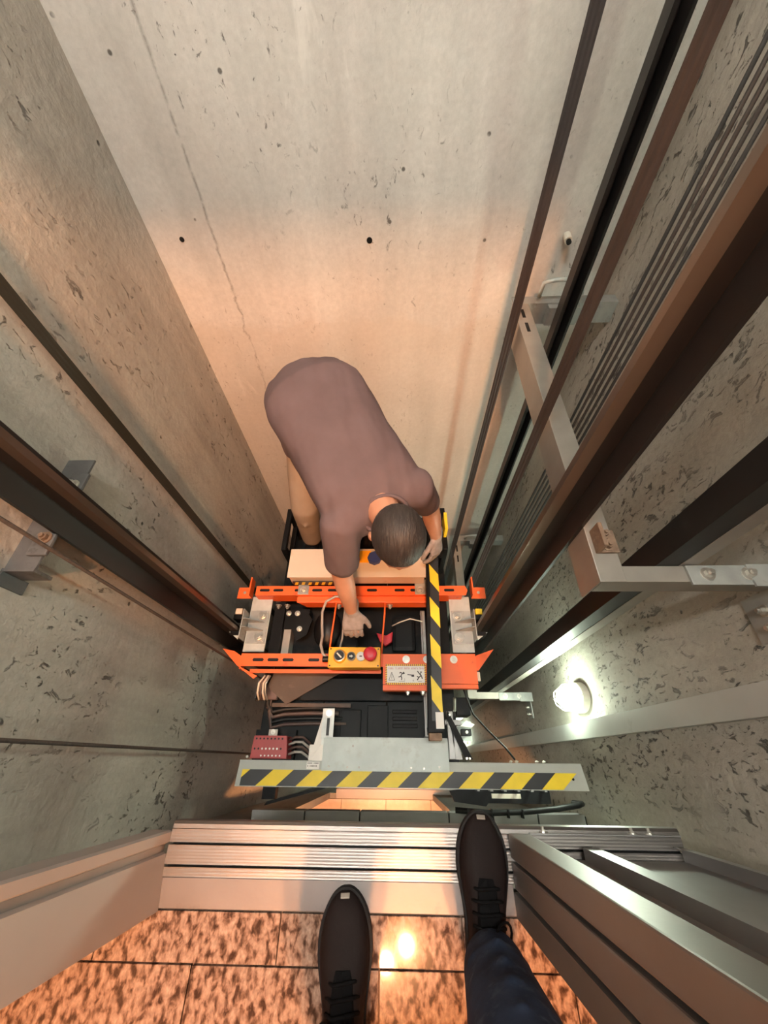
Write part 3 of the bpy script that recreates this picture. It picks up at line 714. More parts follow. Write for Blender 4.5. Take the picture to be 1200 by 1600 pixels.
tm = thing('drive_motor_cover', (-.33, .56, RZ + .06), 'rounded black cover in the dark space between the beams', 'cover')
b = B(); b.ellipsoid((-.355, .57, RZ + .112), ((.07, 0, 0), (0, .10, 0), (0, 0, .05))); b.build('shell', BLACKP, tm, smooth=True)
b = B(); b.cyl((-.245, .50, RZ + .061), (-.245, .50, RZ + .13), .05, 24); b.build('drum', BLACKM, tm)
b = B(); b.box(-.02, .10, .46, .64, RZ + .061, RZ + .12); tag(b.build('grey_module', DARKR, bevel=.02), 'dark grey box under the striped pole between the beams', 'box')
rk = thing('red_lever', (-.065, .53, RZ + .06), 'small red plastic lever between the beams', 'lever')
b = B(); b.prism([(-.10, .545), (-.08, .50), (-.055, .48), (-.02, .50), (-.015, .55), (-.05, .53)], lambda x, y: (x, y, RZ + .12), lambda x, y: (x, y, RZ + .15)); b.build('grip', REDK, rk, bevel=.006)
B().cyl((-.055, .51, RZ + .06), (-.055, .51, RZ + .13), .012, 12).build('stem', BLACKP, rk)
# grey hose loop & black leads near the control box
lc = thing('control_lead', (-.33, .5, BZ - .02), 'grey flexible lead looping from the rear beam to the yellow box', 'cable')
B().tube([(-.255, .690, BZ + .012), (-.30, .688, BZ + .02), (-.345, .665, BZ + .015), (-.365, .62, BZ - .01), (-.362, .56, BZ - .02), (-.352, .50, BZ - .005), (-.350, .45, BZ + .02), (-.335, .41, BZ + .03), (-.315, .392, BZ + .035)], .0065, 10).build('sheath', GREYC, lc, smooth=True)
B().cyl((-.333, .386, BZ + .035), (-.305, .386, BZ + .035), .013, 12).build('gland', BLACKP, lc)
l2 = thing('thin_lead', (-.25, .6, BZ - .1), 'thin grey lead hanging beside the gloved hand', 'cable')
B().tube([(-.255, .68, BZ - .03), (-.262, .58, BZ - .06), (-.262, .50, BZ - .05), (-.268, .43, BZ - .01)], .0045, 8).build('sheath', GREYC, l2, smooth=True)
l3 = thing('thin_wire', (.05, .57, BZ - .1), 'pale thin wire running to the striped pole', 'wire')
B().tube([(-.02, .565, BZ - .06), (.02, .578, BZ - .04), (.07, .592, BZ - .03), (.13, .585, BZ - .05)], .003, 6).build('sheath', CREAM, l3, smooth=True)

# yellow inspection control box ---------------------------------------------
yb = thing('control_box', (-.187, .389, BZ + .002), 'yellow push-button control box on the front orange beam', 'control box')
yz = -.585
b = B(); b.box(-.303, -.071, .345, .432, BZ + .002, yz - .008); b.build('housing', YEL, yb, bevel=.008)
b = B(); b.box(-.3035, -.0705, .3445, .4325, yz - .0078, yz); b.build('lid', YEL, yb, bevel=.006)
kx = ((-.252, .392), (-.200, .391), (-.157, .391), (-.114, .396))
b = B(); b.cyl((kx[0][0], kx[0][1], yz), (kx[0][0], kx[0][1], yz + .008), .030, 28, .026); b.build('collar', YEL, yb)
k1 = B().cyl((kx[0][0], kx[0][1], yz + .0085), (kx[0][0], kx[0][1], yz + .016), .0215, 24).build('selector_knob', BLACKP, yb)
b = B(); ri = [[Vector((kx[0][0] + q * math.cos(a), kx[0][1] + q * math.sin(a), yz + hh)) for a in [2 * math.pi * k / 28 for k in range(28)]] for q, hh in ((.0245, .0085), (.0245, .017), (.0205, .0185), (.0205, .0165))]; b.rings(ri, cap=False); b.build('chrome_ring', BOLT, k1)
b = B(); b.box(-.014, .014, -.003, .003, .0, .009, Matrix.Translation((kx[0][0], kx[0][1], yz + .0165)) @ Matrix.Rotation(-.75, 4, 'Z')); b.build('pointer', WHT, k1)
for i, (x, y) in enumerate(kx[1:3]):
    ring = B(); ri = [[Vector((x + q * math.cos(a), y + q * math.sin(a), yz + hh)) for a in [2 * math.pi * k / 28 for k in range(28)]] for q, hh in ((.0195, 0), (.0195, .009), (.0155, .011), (.0150, .006))]
    ring.rings(ri, cap=False); bz = ring.build('button_bezel', BOLT if i == 0 else WHT, yb)
    bt = B().cyl((x, y, yz), (x, y, yz + .010), .0150, 24).build('push_button', BLACKP if i == 0 else WHT, yb)
    b = B(); b.m(WHT if i == 0 else INK)
    if i == 0: b.ext_z([(x - .008, y - .003), (x, y - .003), (x, y - .007), (x + .009, y), (x, y + .007), (x, y + .003), (x - .008, y + .003)], yz + .0102, yz + .0108)
    else: b.box(x - .006, x + .006, y - .0025, y + .0025, yz + .0102, yz + .0108)
    b.build('arrow_mark' if i == 0 else 'dash_mark', None, bt)
x, y = kx[3]
es = B().cyl((x, y, yz), (x, y, yz + .022), .013, 20).build('stop_stem', BLACKP, yb)
b = B(); b.rings([[Vector((x + q * math.cos(a), y + q * math.sin(a), yz + hh)) for a in [2 * math.pi * k / 32 for k in range(32)]] for q, hh in ((.018, .022), (.029, .026), (.030, .034), (.026, .040), (.012, .042))]); b.build('stop_mushroom', REDK, yb, smooth=True)
for x, y in ((-.294, .353), (-.080, .353), (-.294, .424), (-.080, .424)): B().cyl((x, y, yz), (x, y, yz + .0015), .0035, 10).build('lid_screw', BLACKP, yb)

# cream junction box ---------------------------------------------------------
jb = thing('junction_box', (-.195, .84, -.66), 'cream metal switch box behind the rear beam under the worker', 'junction box')
jz = -.55
B().box(-.530, .143, .762, .908, jz - .095, jz - .010).build('body', CREAM, jb, bevel=.004)
B().box(-.537, .150, .757, .913, jz - .0098, jz).build('lid', CREAM, jb, bevel=.004)
ypl = B().box(-.215, -.125, .835, .900, jz + .0002, jz + .003).build('yellow_plate', YEL, jb)
B().cyl((-.205, .853, jz + .003), (-.205, .853, jz + .028), .026, 24, .020).build('red_button', REDK, jb)
sk = B().cyl((-.105, .855, jz), (-.105, .855, jz + .02), .036, 8).build('blue_socket', BLUE, jb, bevel=.003)
B().cyl((-.105, .855, jz + .0205), (-.105, .855, jz + .026), .029, 20).build('socket_cap', BLUE, sk)
tpz = -.66
b = B()
b.m(TK); b.box(-.52, -.28, .752, .7565, jz - .085, jz - .05)
b.m(TY)
for i in range(7):
    x = -.515 + .034 * i; b.prism([(x, jz - .085), (x + .016, jz - .085), (x + .028, jz - .05), (x + .012, jz - .05)], lambda x, z: (x, .7519, z), lambda x, z: (x, .7512, z))
b.build('hazard_tape', None, jb)
for x in (-.50, .11): B().box(x, x + .03, .77, .90, RZ, jz - .0955).build('stand_leg', BLACKM, jb)
# black balustrade frames at the rear
for x0, lab in ((-.605, 'black folded railing frame at the rear left of the car roof'), (.248, 'black folded railing frame at the rear right of the car roof')):
    t = thing('folded_railing', (x0, 1.1, RZ), lab, 'railing')
    B().box(x0, x0 + .028, 1.16, 1.188, RZ, -.62).build('post', BLACKM, t, bevel=.003)
    B().box(x0, x0 + .028, .93, .958, RZ, -.62).build('post', BLACKM, t, bevel=.003)
    B().box(x0 + .001, x0 + .027, .93, 1.188, -.6198, -.59).build('top_rail', BLACKM, t, bevel=.003)
    B().box(x0 + .002, x0 + .026, .959, 1.159, -.76, -.74).build('mid_rail', BLACKM, t, bevel=.003)


# striped pole ----------------------------------------------------------------
PZ = -.505
sp = thing('striped_pole', (.17, .48, PZ - .045), 'black and yellow striped square pole lying across the orange beams', 'pole')
def polex(y): return .1575 + (y - .10) * .039          # centre line
def pquad(b, pts, z0, z1): b.prism(pts, lambda x, y: (x, y, z0), lambda x, y: (x, y, z1))
ya, ye = .095, .86
b = B(); pquad(b, [(polex(ya) - .036, ya), (polex(ya) + .022, ya), (polex(ye) + .022, ye), (polex(ye) - .036, ye)], PZ - .045, PZ); b.build('tube', BLACKM, sp, bevel=.003)
b = B(); b.m(TK); pquad(b, [(polex(ya + .04) - .020, ya + .04), (polex(ya) + .0215, ya + .04), (polex(ye) + .0215, ye - .02), (polex(ye) - .020, ye - .02)], PZ + .0002, PZ + .001)
b.m(TY)
for yc in (.215, .385, .555, .720):
    b_ = [(polex(yc) - .0195, yc - .005), (polex(yc) + .021, yc - .060), (polex(yc) + .021, yc + .030), (polex(yc) - .0195, yc + .085)]
    pquad(b, b_, PZ + .0011, PZ + .0016)
b.build('hazard_tape', None, sp)
B().box(polex(.12) - .005, polex(.12) + .026, .108, .165, PZ + .002, PZ + .004).build('white_label', PAPER, sp)
b = B(); b.box(polex(.08) - .032, polex(.08) + .018, .068, .0945, PZ - .05, PZ - .008); b.build('end_bracket', RUST, sp, bevel=.003)
b = B(); b.prism([(.165, .86), (.235, .86), (.235, .95), (.20, 1.10), (.18, 1.10)], lambda x, y: (x, y, PZ - .045), lambda x, y: (x, y, PZ - .03)); b.build('hinge_plate', BLACKM, sp)
tag(B().box(.255, .270, 1.0, 1.10, -.5898, -.50).build('yellow_strip', TY), 'short yellow strip standing on the right railing', 'strip')
for x, lab in ((.140, 'thin grey rail running beside the striped pole'),):
    t = thing('grey_rail', (x, .4, RZ + .06), lab, 'rail')
    zr = RZ + .12
    b = B(); b.box(x - .012, x - .004, .10, .66, zr - .012, zr); b.build('inner_strip', SHEET, t)
    b = B(); b.box(x - .003, x + .010, .13, .66, zr - .006, zr + .010); b.build('outer_strip', GALVP, t)
    B().box(x - .012, x + .01, .0945, .0995, RZ + .001, zr).build('foot', SHEET, t)
    B().box(x - .012, x + .01, .661, .667, RZ + .061, zr).build('foot', SHEET, t)

# ------------------------------------------------------------------ door operator at the car front
OZ = -.78
oc = thing('operator_cover', (.05, -.045, OZ - .05), 'pale grey long cover with yellow and black tape at the car front', 'cover')
b = B(); b.ext_z([(-.684, -.002), (-.689, -.092), (.795, -.092), (.783, -.002)], OZ - .004, OZ); b.build('top_plate', mat('pale_grey_paint', (.42, .43, .39), .5, 0, .06, 8, dirt=(.36, .35, .31), dirt_at=.66), oc)
b = B(); b.box(-.689, .795, -.0945, -.0922, OZ - .05, OZ); b.build('front_lip', MATS['pale_grey_paint'], oc)
b = B(); b.box(-.684, .78, -.0018, .0002, OZ - .035, OZ + .006); b.build('rear_lip', MATS['pale_grey_paint'], oc)
b = B(); TX0, TX1, TY0, TY1 = -.668, .681, -.0915, -.034
b.m(TK); b.ext_z([(TX0, TY0), (TX1, TY0), (TX1 + .003, TY1), (TX0 + .003, TY1)], OZ + .0004, OZ + .0010); b.m(TY)
for i in range(8):
    x = -.600 + .1715 * i; wd = .088; sl_ = .068
    p = [(x, TY0), (x + wd, TY0), (x + wd + sl_, TY1), (x + sl_, TY1)]
    b.ext_z(p, OZ + .0011, OZ + .0016)
b.ext_z([(TX0, TY1 - .03), (TX0 + .035, TY1), (TX0 + .002, TY1)], OZ + .0011, OZ + .0016)
b.build('hazard_tape', None, oc)
for x in (.715, .738): B().cyl((x, -.055, OZ), (x, -.055, OZ + .0008), .005, 12).build('hole', BLACKP, oc)
for x in (.49, .515, .60, .63): 
    b = B(); b.tube([(x, .004, OZ - .01), (x, .006, OZ + .018)], [.006, .002], 6); b.build('cable_clip', WHT, oc)
B().box(-.39, -.335, -.031, -.004, OZ + .0004, OZ + .0012).build('rating_label', PAPER, oc)
lb = B(); 
for i in range(9):
    for yy in (-.012, -.022):
        if random.random() < .85: lb.box(-.386 + i * .0054, -.3835 + i * .0054 + random.random() * .001, yy, yy + .005, OZ + .0013, OZ + .0015)
lb.build('fine_print', INK, oc)
gpz = -.752
gv = thing('galvanised_shield', (-.05, .025, OZ), 'blotchy galvanised flat shield plate above the taped cover', 'plate')
b = B(); b.box(-.321, .222, -.036, .085, gpz - .003, gpz); b.build('top_sheet', GALVP, gv, bevel=.001)
b = B(); b.box(-.321, .222, .0852, .088, gpz - .03, gpz); b.build('rear_fold', GALVP, gv)
for x, y in ((-.19, .055), (-.29, -.020), (-.21, -.022), (-.16, -.022), (.06, -.022), (.115, -.024), (.18, -.018)): B().cyl((x, y, gpz), (x, y, gpz + .0025), .0045, 10).build('rivet', ZINC, gv)
ab = thing('angle_bracket', (-.33, .1, RZ), 'galvanised triangular bracket standing beside the red box', 'bracket')
b = B(); b.box(-.337, -.287, .06, .205, -.798, -.793); b.build('slotted_leg', GALV, ab)
b = B(); b.prism([(.0, -.88), (.205, -.798), (.09, -.798), (.0, -.82)], lambda y, z: (-.338, y, z), lambda y, z: (-.342, y, z)); b.build('gusset', GALV, ab)
b = B(); b.prism([(-.337, .19), (-.337, .06), (-.385, .005)], lambda x, y: (x, y, -.80), lambda x, y: (x, y, -.803)); b.build('side_web', ZINC, ab)
B().box(-.39, -.285, .0, .06, RZ, -.803).build('foot', ZINC, ab)
bolt(ab, (-.312, .185, -.793), .009); B().box(-.319, -.306, .095, .165, -.793, -.7922).build('slot', BLACKP, ab)
B().cyl((-.312, .078, -.793), (-.312, .078, -.792), .006, 10).build('hole', BLACKP, ab)
# red terminal box
rd = thing('terminal_box', (-.56, .045, RZ), 'dull red perforated electrical box at the car front left', 'electrical box')
b = B(); b.prism([(-.640, .005), (-.478, .005), (-.488, .092), (-.636, .092)], lambda x, y: (x, y, -.86), lambda x, y: (x, y, -.765)); b.build('case', REDB, rd, bevel=.004)
for i in range(8): B().cyl((-.622 + .0165 * i, .080, -.765), (-.622 + .0165 * i, .080, -.7642), .0042, 8).build('hole', BLACKP, rd)
for i in range(8): B().cyl((-.624 + .0165 * i, .042, -.765), (-.624 + .0165 * i, .042, -.7642), .0042, 8).build('hole', BLACKP if i in (0, 1, 7) else PAPER, rd)
for i in range(6): B().cyl((-.592 + .0165 * i, .016, -.765), (-.592 + .0165 * i, .016, -.7642), .0036, 8).build('hole', PAPER, rd)
for x, y in ((-.655, .0), (-.49, -.0)): bolt(rd, (x, y + .012, -.80), .006, h=.025, washer=False)
bolt(rd, (-.56, .108, -.79), .007, h=.012); B().box(-.58, -.54, .092, .118, -.80, -.79).build('mounting_ear', ZINC, rd)
B().box(-.66, -.47, -.0, .12, RZ, -.8605).build('stand', BLACKM, rd)
for i in range(4):
    b = B(); b.tube([(-.484, .078 - .019 * i, -.80), (-.45, .088 - .019 * i, -.785), (-.42, .088 - .019 * i, -.785), (-.392, .066 - .018 * i, -.81), (-.385, .045 - .016 * i, -.86)], .0052, 8)
    tag(b.build('short_lead', BRNC if i % 2 == 0 else GREYC, smooth=True), 'brownish lead leaving the red box, %s from the rear' % ordl[i], 'cable', 'leads of the red box')
# mechanism on the right of the operator
mc = thing('operator_mechanism', (.30, .08, RZ - .05), 'dark linkage of levers at the right front corner of the car', 'mechanism')
b = B(); b.box(.232, .262, .01, .20, -.86, -.82); b.build('base_bar', SHEET, mc, bevel=.003)
b = B(); b.prism([(.228, .17), (.236, .20), (.33, .012), (.30, .006)], lambda x, y: (x, y, -.80), lambda x, y: (x, y, -.79)); b.build('lever_arm', BLACKM, mc)
b = B(); b.prism([(.262, .01), (.29, .01), (.262, .16), (.245, .16)], lambda x, y: (x, y, -.83), lambda x, y: (x, y, -.82)); b.build('lever_arm', SHEET, mc)
for x, y in ((.30, .014), (.313, .014), (.24, .18)): bolt(mc, (x, y, -.79), .005, h=.03, washer=False)
b = B(); b.box(.225, .30, .145, .165, -.87, -.83); b.build('cross_link', SHEET, mc)
b = B(); b.cyl((.275, .205, -.85), (.275, .255, -.82), .008, 10); b.build('pin', BOLT, mc)
b = B(); b.box(.29, .36, .19, .27, RZ - .12, -.90); b.build('side_module', BLACKM, mc, bevel=.004)
b = B(); b.cyl((.262, .03, -.875), (.262, .03, -.83), .02, 16); b.build('pulley', SHEET, mc)
ld = thing('hanging_lead', (.5, .1, -.8), 'thin black lead running from the orange cover to the taped cover', 'cable')
B().tube([(.302, .275, BZ - .04), (.315, .235, -.70), (.34, .18, -.73), (.40, .12, -.75), (.47, .055, -.762), (.505, .012, -.770)], .0042, 8).build('sheath', BLKC, ld, smooth=True)
lp = thing('limit_switch', (.36, .14, -1.35), 'pale switch block on a plate beside the car under the lead', 'switch')
B().box(.355, .43, .10, .20, -1.35, -1.345).build('plate', GALVP, lp)
b = B(); b.box(.365, .42, .125, .16, -1.3448, -1.29); b.build('body', BLACKP, lp, bevel=.004)
b = B(); b.prism([(.36, .17), (.395, .20), (.44, .18), (.42, .163)], lambda x, y: (x, y, -1.30), lambda x, y: (x, y, -1.28)); b.build('cover', WHT, lp)
b = B(); b.cyl((.392, .142, -1.29), (.392, .142, -1.275), .008, 12); b.build('roller', WHT, lp)
b = B(); b.box(.287, .356, .11, .19, -1.356, -1.3502); b.build('arm', GALV, lp)
# hardware seen below the taped cover, in front of the car
un = thing('door_coupler', (.40, -.13, -1.0), 'dark sheet-metal coupler parts below the taped cover at right', 'coupler')
b = B(); b.box(.31, .70, -.155, -.10, -1.02, -1.0); b.build('tray', BLACKM, un)
b = B(); b.box(.43, .56, -.135, -.118, -.985, -.975); b.build('pale_rod', CREAM, un)
b = B(); b.prism([(.24, -.11), (.32, -.10), (.42, -.145), (.40, -.165), (.26, -.15)], lambda x, y: (x, y, -1.0), lambda x, y: (x, y, -.98)); b.build('vane', BLACKM, un)
for i in range(6): B().box(.36 + .06 * i, .372 + .06 * i, -.108, -.098, -1.0, -.94).build('stud', SHEET, un)
ld2 = thing('hanging_strip', (-.45, -.12, -1.0), 'dark slanting strip below the left end of the taped cover', 'strip')
b = B(); b.prism([(-.60, -.16), (-.61, -.175), (-.30, -.10), (-.32, -.092)], lambda x, y: (x, y, -1.0), lambda x, y: (x, y, -.99)); b.build('strip', BLACKM, ld2)
b = B(); b.box(-.62, -.56, -.15, -.10, -1.02, -.97); b.build('end_block', BLACKM, ld2)
wt = thing('wire_tails', (-.62, .29, -.8), 'frayed pale cable tails hanging at the front beam left end', 'cable')
for i in range(4):
    b = B(); b.tube([(-.62 + .008 * i, .335, -.73), (-.640 + .010 * i, .30, -.72), (-.645 + .012 * i, .262, -.735), (-.64 + .013 * i, .235, -.76)], .005, 6); b.build('tail', (CREAM, BRNC, CREAM, ZINC)[i], wt, smooth=True)
tag(B().box(-.655, -.58, .245, .30, -.86, -.83).build('corner_block', mat('mauve_dust', (.14, .105, .10), .7), bevel=.006), 'dusty mauve block at the left roof corner under the front beam', 'block')

# ------------------------------------------------------------------ people
def hand(b, wrist, d, n, side, sc=1.0, grow=1.0, curl=.5, spread=1.0):
    """palm, four unequal fingers and a thumb; d = direction along the hand, n = back-of-hand normal"""
    wrist = Vector(wrist); d = Vector(d).normalized(); n = Vector(n); n = (n - d * n.dot(d)).normalized(); s = d.cross(n) * side
    g = grow; L = .085 * sc
    rings = []
    for t, hw, hh in ((-.012, .026, .020), (.0, .027, .019), (.03, .036, .017), (.06, .041, .015), (L, .041, .013)):
        c = wrist + d * t
        rings.append([c + s * hw * g * sc * math.cos(a) + n * hh * g * sc * math.sin(a) for a in [2 * math.pi * k / 16 for k in range(16)]])
    b.rings(rings)
    for k, (off, ln) in enumerate(((-.030, .068), (-.010, .076), (.011, .071), (.030, .056))):
        p0 = wrist + d * (L - .012) + s * off * sc
        dd = (d + s * off * 3.2 * spread).normalized()
        pts = [(p0, .0098 * g * sc)]; p = p0; ang = .12
        for j, f in enumerate((.48, .31, .21)):
            ang += curl * (.55, .75, .55)[j]
            dr = dd * math.cos(ang) - n * math.sin(ang)
            p = p + dr * (ln + .012) * f * sc; pts.append((p, (.0095, .0088, .0078)[j] * g * sc))
        b.capsule(pts, 10)
    p0 = wrist + d * .018 - s * .024 * sc
    td = (d * .75 - s * .72 - n * .25).normalized()
    p1 = p0 + td * .040 * sc; p2 = p1 + (td * .85 + d * .35 - n * .25).normalized() * .032 * sc; p3 = p2 + (d * .8 - n * .4 - s * .2).normalized() * .024 * sc
    b.capsule([(p0, .0135 * g * sc), (p1, .0115 * g * sc), (p2, .0100 * g * sc), (p3, .0088 * g * sc)], 10)
def outline(t):
    if t < .15: return .72 * math.sqrt(max(0, 1 - ((.15 - t) / .15) ** 2))
    if t > .70: return math.sqrt(max(0, 1 - ((t - .70) / .30) ** 2))
    if t < .35: return .72
    q = (t - .35) / .35; return .72 + .28 * q * q * (3 - 2 * q)
def shoe_mesh(b, heel, toe_dir, L=.30, wd=.104, ht=.075):
    """lofted shoe upper from heel to toe, in world space with sole at heel.z"""
    h = Vector(heel); d = Vector((toe_dir[0], toe_dir[1], 0)).normalized(); s = Vector((-d.y, d.x, 0)); rings = []
    for t, hh in ((.004, .70), (.03, .90), (.08, 1.0), (.2, 1.0), (.30, 1.0), (.38, .97), (.46, .90), (.54, .82), (.62, .73), (.70, .67), (.78, .62), (.85, .57), (.91, .52), (.95, .46), (.98, .38), (.992, .32), (.998, .27)):
        w_ = max(outline(t), .05)
        c = h + d * L * t; hw = wd / 2 * w_; top = ht * hh; r = []
        for k in range(20):
            a = 2 * math.pi * k / 20; x = math.cos(a); y = math.sin(a)
            zz = top * (.42 + .58 * (abs(y) ** .8)) if y >= 0 else .016 * (1 - abs(y) ** .5) + .012
            if y >= 0: zz = .024 + (top - .024) * (abs(y) ** .75)
            r.append(c + s * hw * (abs(x) ** .7) * (1 if x > 0 else -1) + Vector((0, 0, zz)))
        rings.append(r)
    b.rings(rings)
def sole_mesh(b, heel, toe_dir, L=.305, wd=.112):
    h = Vector(heel); d = Vector((toe_dir[0], toe_dir[1], 0)).normalized(); s = Vector((-d.y, d.x, 0)); pts = []
    L_ = [(t, outline(t)) for t in [.002 + .996 * (.5 - .5 * math.cos(math.pi * i / 26)) for i in range(27)]]
    out = [h + d * (L * t - .003) + s * wd / 2 * w_ for t, w_ in L_] + [h + d * (L * t - .003) - s * wd / 2 * w_ for t, w_ in reversed(L_)]
    b.rings([[p + Vector((0, 0, .001)) for p in out], [p + Vector((0, 0, .024)) for p in out]])

# ---- technician bending over the car roof
P = thing('person', (-.3, 1.2, RZ), 'technician in mauve-grey T-shirt and beige trousers bending over the car roof', 'person')
sv = Vector((.863, .505, 0)); upv = Vector((0, 0, 1))
def ell(c, hw, hh, tilt=0.0, n=24, pw=1.0):
    c = Vector(c); ax = Vector((.48, -.877, 0)); u2 = (upv * math.cos(tilt) + ax * math.sin(tilt)); out = []
    for k in range(n):
        a = 2 * math.pi * k / n; x, y = math.cos(a), math.sin(a)
        out.append(c + sv * hw * (abs(x) ** pw) * (1 if x > 0 else -1) + u2 * hh * (abs(y) ** pw) * (1 if y > 0 else -1))
    return out
def torso(b, g=0.0):
    b.rings([ell((-.035, .735, .030), .075 + g, .060 + g, -.25), ell((-.055, .775, .035), .150 + g, .085 + g, -.2, pw=.85), ell((-.085, .835, .035), .192 + g, .112 + g, -.1, pw=.85), ell((-.13, .92, .035), .197 + g, .128 + g, 0, pw=.85),
             ell((-.20, 1.05, .055), .196 + g, .122 + g, -.05, pw=.85), ell((-.265, 1.17, .075), .208 + g, .128 + g, -.15, pw=.85), ell((-.320, 1.275, .100), .216 + g, .135 + g, -.40, pw=.95), ell((-.358, 1.350, .080), .205 + g, .140 + g, -.80, pw=1), ell((-.376, 1.385, .02), .190 + g, .135 + g, -1.2, pw=1), ell((-.376, 1.385, -.09), .182 + g, .125 + g, -1.5, pw=1)])
SL, SR = Vector((-.195, .715, .03)), Vector((.075, .865, .03))
EL, WL = Vector((-.212, .622, -.205)), Vector((-.190, .545, -.425))
ER, WR = Vector((.150, .915, -.185)), Vector((.190, .885, -.375))
hc_ = Vector((.010, .600, .125)); crown = Vector((.16, -.60, .78)).normalized(); face = Vector((.10, -.80, -.60)); face = (face - crown * face.dot(crown)).normalized(); hs = crown.cross(face).normalized()
b = B()
torso(b, -.05)
b.capsule([(SL, .058), ((SL + EL) / 2, .048), (EL, .042), (EL.lerp(WL, .3), .042), (EL.lerp(WL, .7), .034), (WL, .027)])
b.capsule([(SR, .058), ((SR + ER) / 2, .048), (ER, .042), (ER.lerp(WR, .3), .042), (ER.lerp(WR, .7), .034), (WR, .027)])
b.capsule([((-.05, .765, .06), .062), ((-.02, .690, .085), .056), (hc_ - crown * .03 - face * .035, .056)])
b.ellipsoid(hc_, (hs * .080, face * .100, crown * .110), 22, 14)                       # cranium
b.ellipsoid(hc_ + face * .035 - crown * .075, (hs * .056, face * .058, crown * .062))  # jaw
b.ellipsoid(hc_ + face * .100 - crown * .045, (hs * .013, face * .018, crown * .022))  # nose
b.ellipsoid(hc_ + face * .082 - crown * .082, (hs * .024, face * .012, crown * .010))  # lips
for q in (-1, 1):
    b.ellipsoid(hc_ + hs * .084 * q - crown * .042 - face * .010, (hs * .010, face * .017, crown * .030))
    b.ellipsoid(hc_ + hs * .030 * q + face * .086 - crown * .006, (hs * .018, face * .010, crown * .008))
handL = dict(wrist=WL, d=(.03, -.72, -.69), n=(.05, -.70, .72), side=1, curl=.45)
handR = dict(wrist=WR, d=(.06, -.55, -.72), n=(.75, -.3, .6), side=-1, curl=.55)
hand(b, **handL); hand(b, **handR)
HJL, HJR = Vector((-.425, 1.285, -.12)), Vector((-.265, 1.375, -.12))
KL, AL = Vector((-.472, 1.115, -.46)), Vector((-.500, 1.130, -.80))
KR, AR = Vector((-.175, 1.140, -.47)), Vector((-.180, 1.215, -.80))
for a, k, f in ((HJL, KL, AL), (HJR, KR, AR)): b.capsule([(a, .080), (k, .055), (f, .040)])
body = remeshed(b, 'body', SKIN, P, .0065, 4)
b = B()
hr = []
b.ellipsoid(hc_ + crown * .006 - face * .008, (hs * .0875, face * .103, crown * .115), 26, 16)
hair = b
hb = hair.bm
cut = []
for v in list(hb.verts):
    q = v.co - hc_
    if q.dot(face) * .75 - q.dot(crown) > .030: cut.append(v)
bmesh.ops.delete(hb, geom=cut, context='VERTS')
ho = hair.build('hair', HAIR, P, smooth=True)
md = ho.modifiers.new('thick', 'SOLIDIFY'); md.thickness = .006; md.offset = -1
for q in (-1, 1):
    e = B(); e.ellipsoid(hc_ + hs * .030 * q + face * .0915 - crown * .018, (hs * .012, face * .006, crown * .006), 12, 8); e.build('eye', WHT, P, smooth=True)
# shirt with sleeves
b = B(); torso(b, .012)
sle = [(SL + Vector((.02, .02, 0)), .082), (SL, .078), (SL.lerp(EL, .35), .074), (SL.lerp(EL, .72), .072)]
b.capsule(sle[:-1] + [(sle[-1][0], .070)], 20)
b.capsule([(SR + Vector((-.03, -.0, 0)), .082), (SR, .078), (SR.lerp(ER, .35), .070), (SR.lerp(ER, .62), .062)], 20)
# loose cloth hanging at the hip and a few folds
b.capsule([((-.465, 1.19, -.10), .045), ((-.475, 1.24, -.03), .055), ((-.455, 1.30, .02), .065)])
b.capsule([((-.155, 1.30, .04), .05), ((-.17, 1.38, .03), .07)])
shirt = remeshed(b, 't_shirt', SHIRT, P, .0085, 10)
from mathutils import noise as mnoise
sp_d = Vector((.48, -.877, 0))
for v in shirt.data.vertices:                 # cloth folds running along the stretched back and round the sleeves
    p = v.co
    q = Vector((p.dot(sv) * 16 + p.dot(sp_d) * 5, p.dot(sp_d) * 4.0, p.z * 7))
    f = mnoise.noise(q) * .006 + mnoise.noise(q * 2.3 + Vector((5, 1, 2))) * .0028
    v.co = p + v.normal * f
b = B(); ri = []
nc = Vector((-.032, .728, .058)); nd = Vector((.15, -.80, .55)).normalized(); n1 = nd.cross(upv).normalized(); n2 = nd.cross(n1)
for rr_, off in ((.072, -.020), (.083, .0), (.074, .010), (.066, -.004)):
    ri.append([nc + nd * off + (n1 * math.cos(a) * 1.08 + n2 * math.sin(a)) * rr_ for a in [2 * math.pi * k / 28 for k in range(28)]])
ri.append(ri[0]); b.rings(ri, cap=False); b.build('collar', SHIRT, shirt, smooth=True)
b = B()
b.ellipsoid((-.362, 1.365, -.07), (sv * .172, Vector((.48, -.877, 0)) * .105, upv * .11))
for a, k, f in ((HJL, KL, AL), (HJR, KR, AR)):
    b.capsule([(a, .092), (a.lerp(k, .5), .086), (k, .074), (k.lerp(f, .5), .066), (f, .060)], 18)
    b.tube([k.lerp(f, .2) + Vector((-.05, -.04, 0)), k.lerp(f, .25) + Vector((0, -.07, 0)), k.lerp(f, .2) + Vector((.05, -.03, 0))], [.006, .014, .006], 8)
remeshed(b, 'trousers', PANTS, P, .010, 5)
for nm, a in (('left', AL), ('right', AR)):
    b = B(); shoe_mesh(b, (a.x, a.y + .09, RZ + .001), (-.05, -1), .28); so = b.build('work_shoe', SHOE, P, smooth=True)
    b = B(); sole_mesh(b, (a.x, a.y + .09, RZ + .001), (-.05, -1), .285); b.build('sole', SOLE, so)
for hd_ in (handL, handR):
    b = B(); hand(b, grow=1.16, **hd_)
    w0 = Vector(hd_['wrist']); dd = Vector(hd_['d']).normalized(); b.capsule([(w0 - dd * .035, .033), (w0, .030)], 14)
    remeshed(b, 'work_glove', GLOVE, P, .0042, 3)

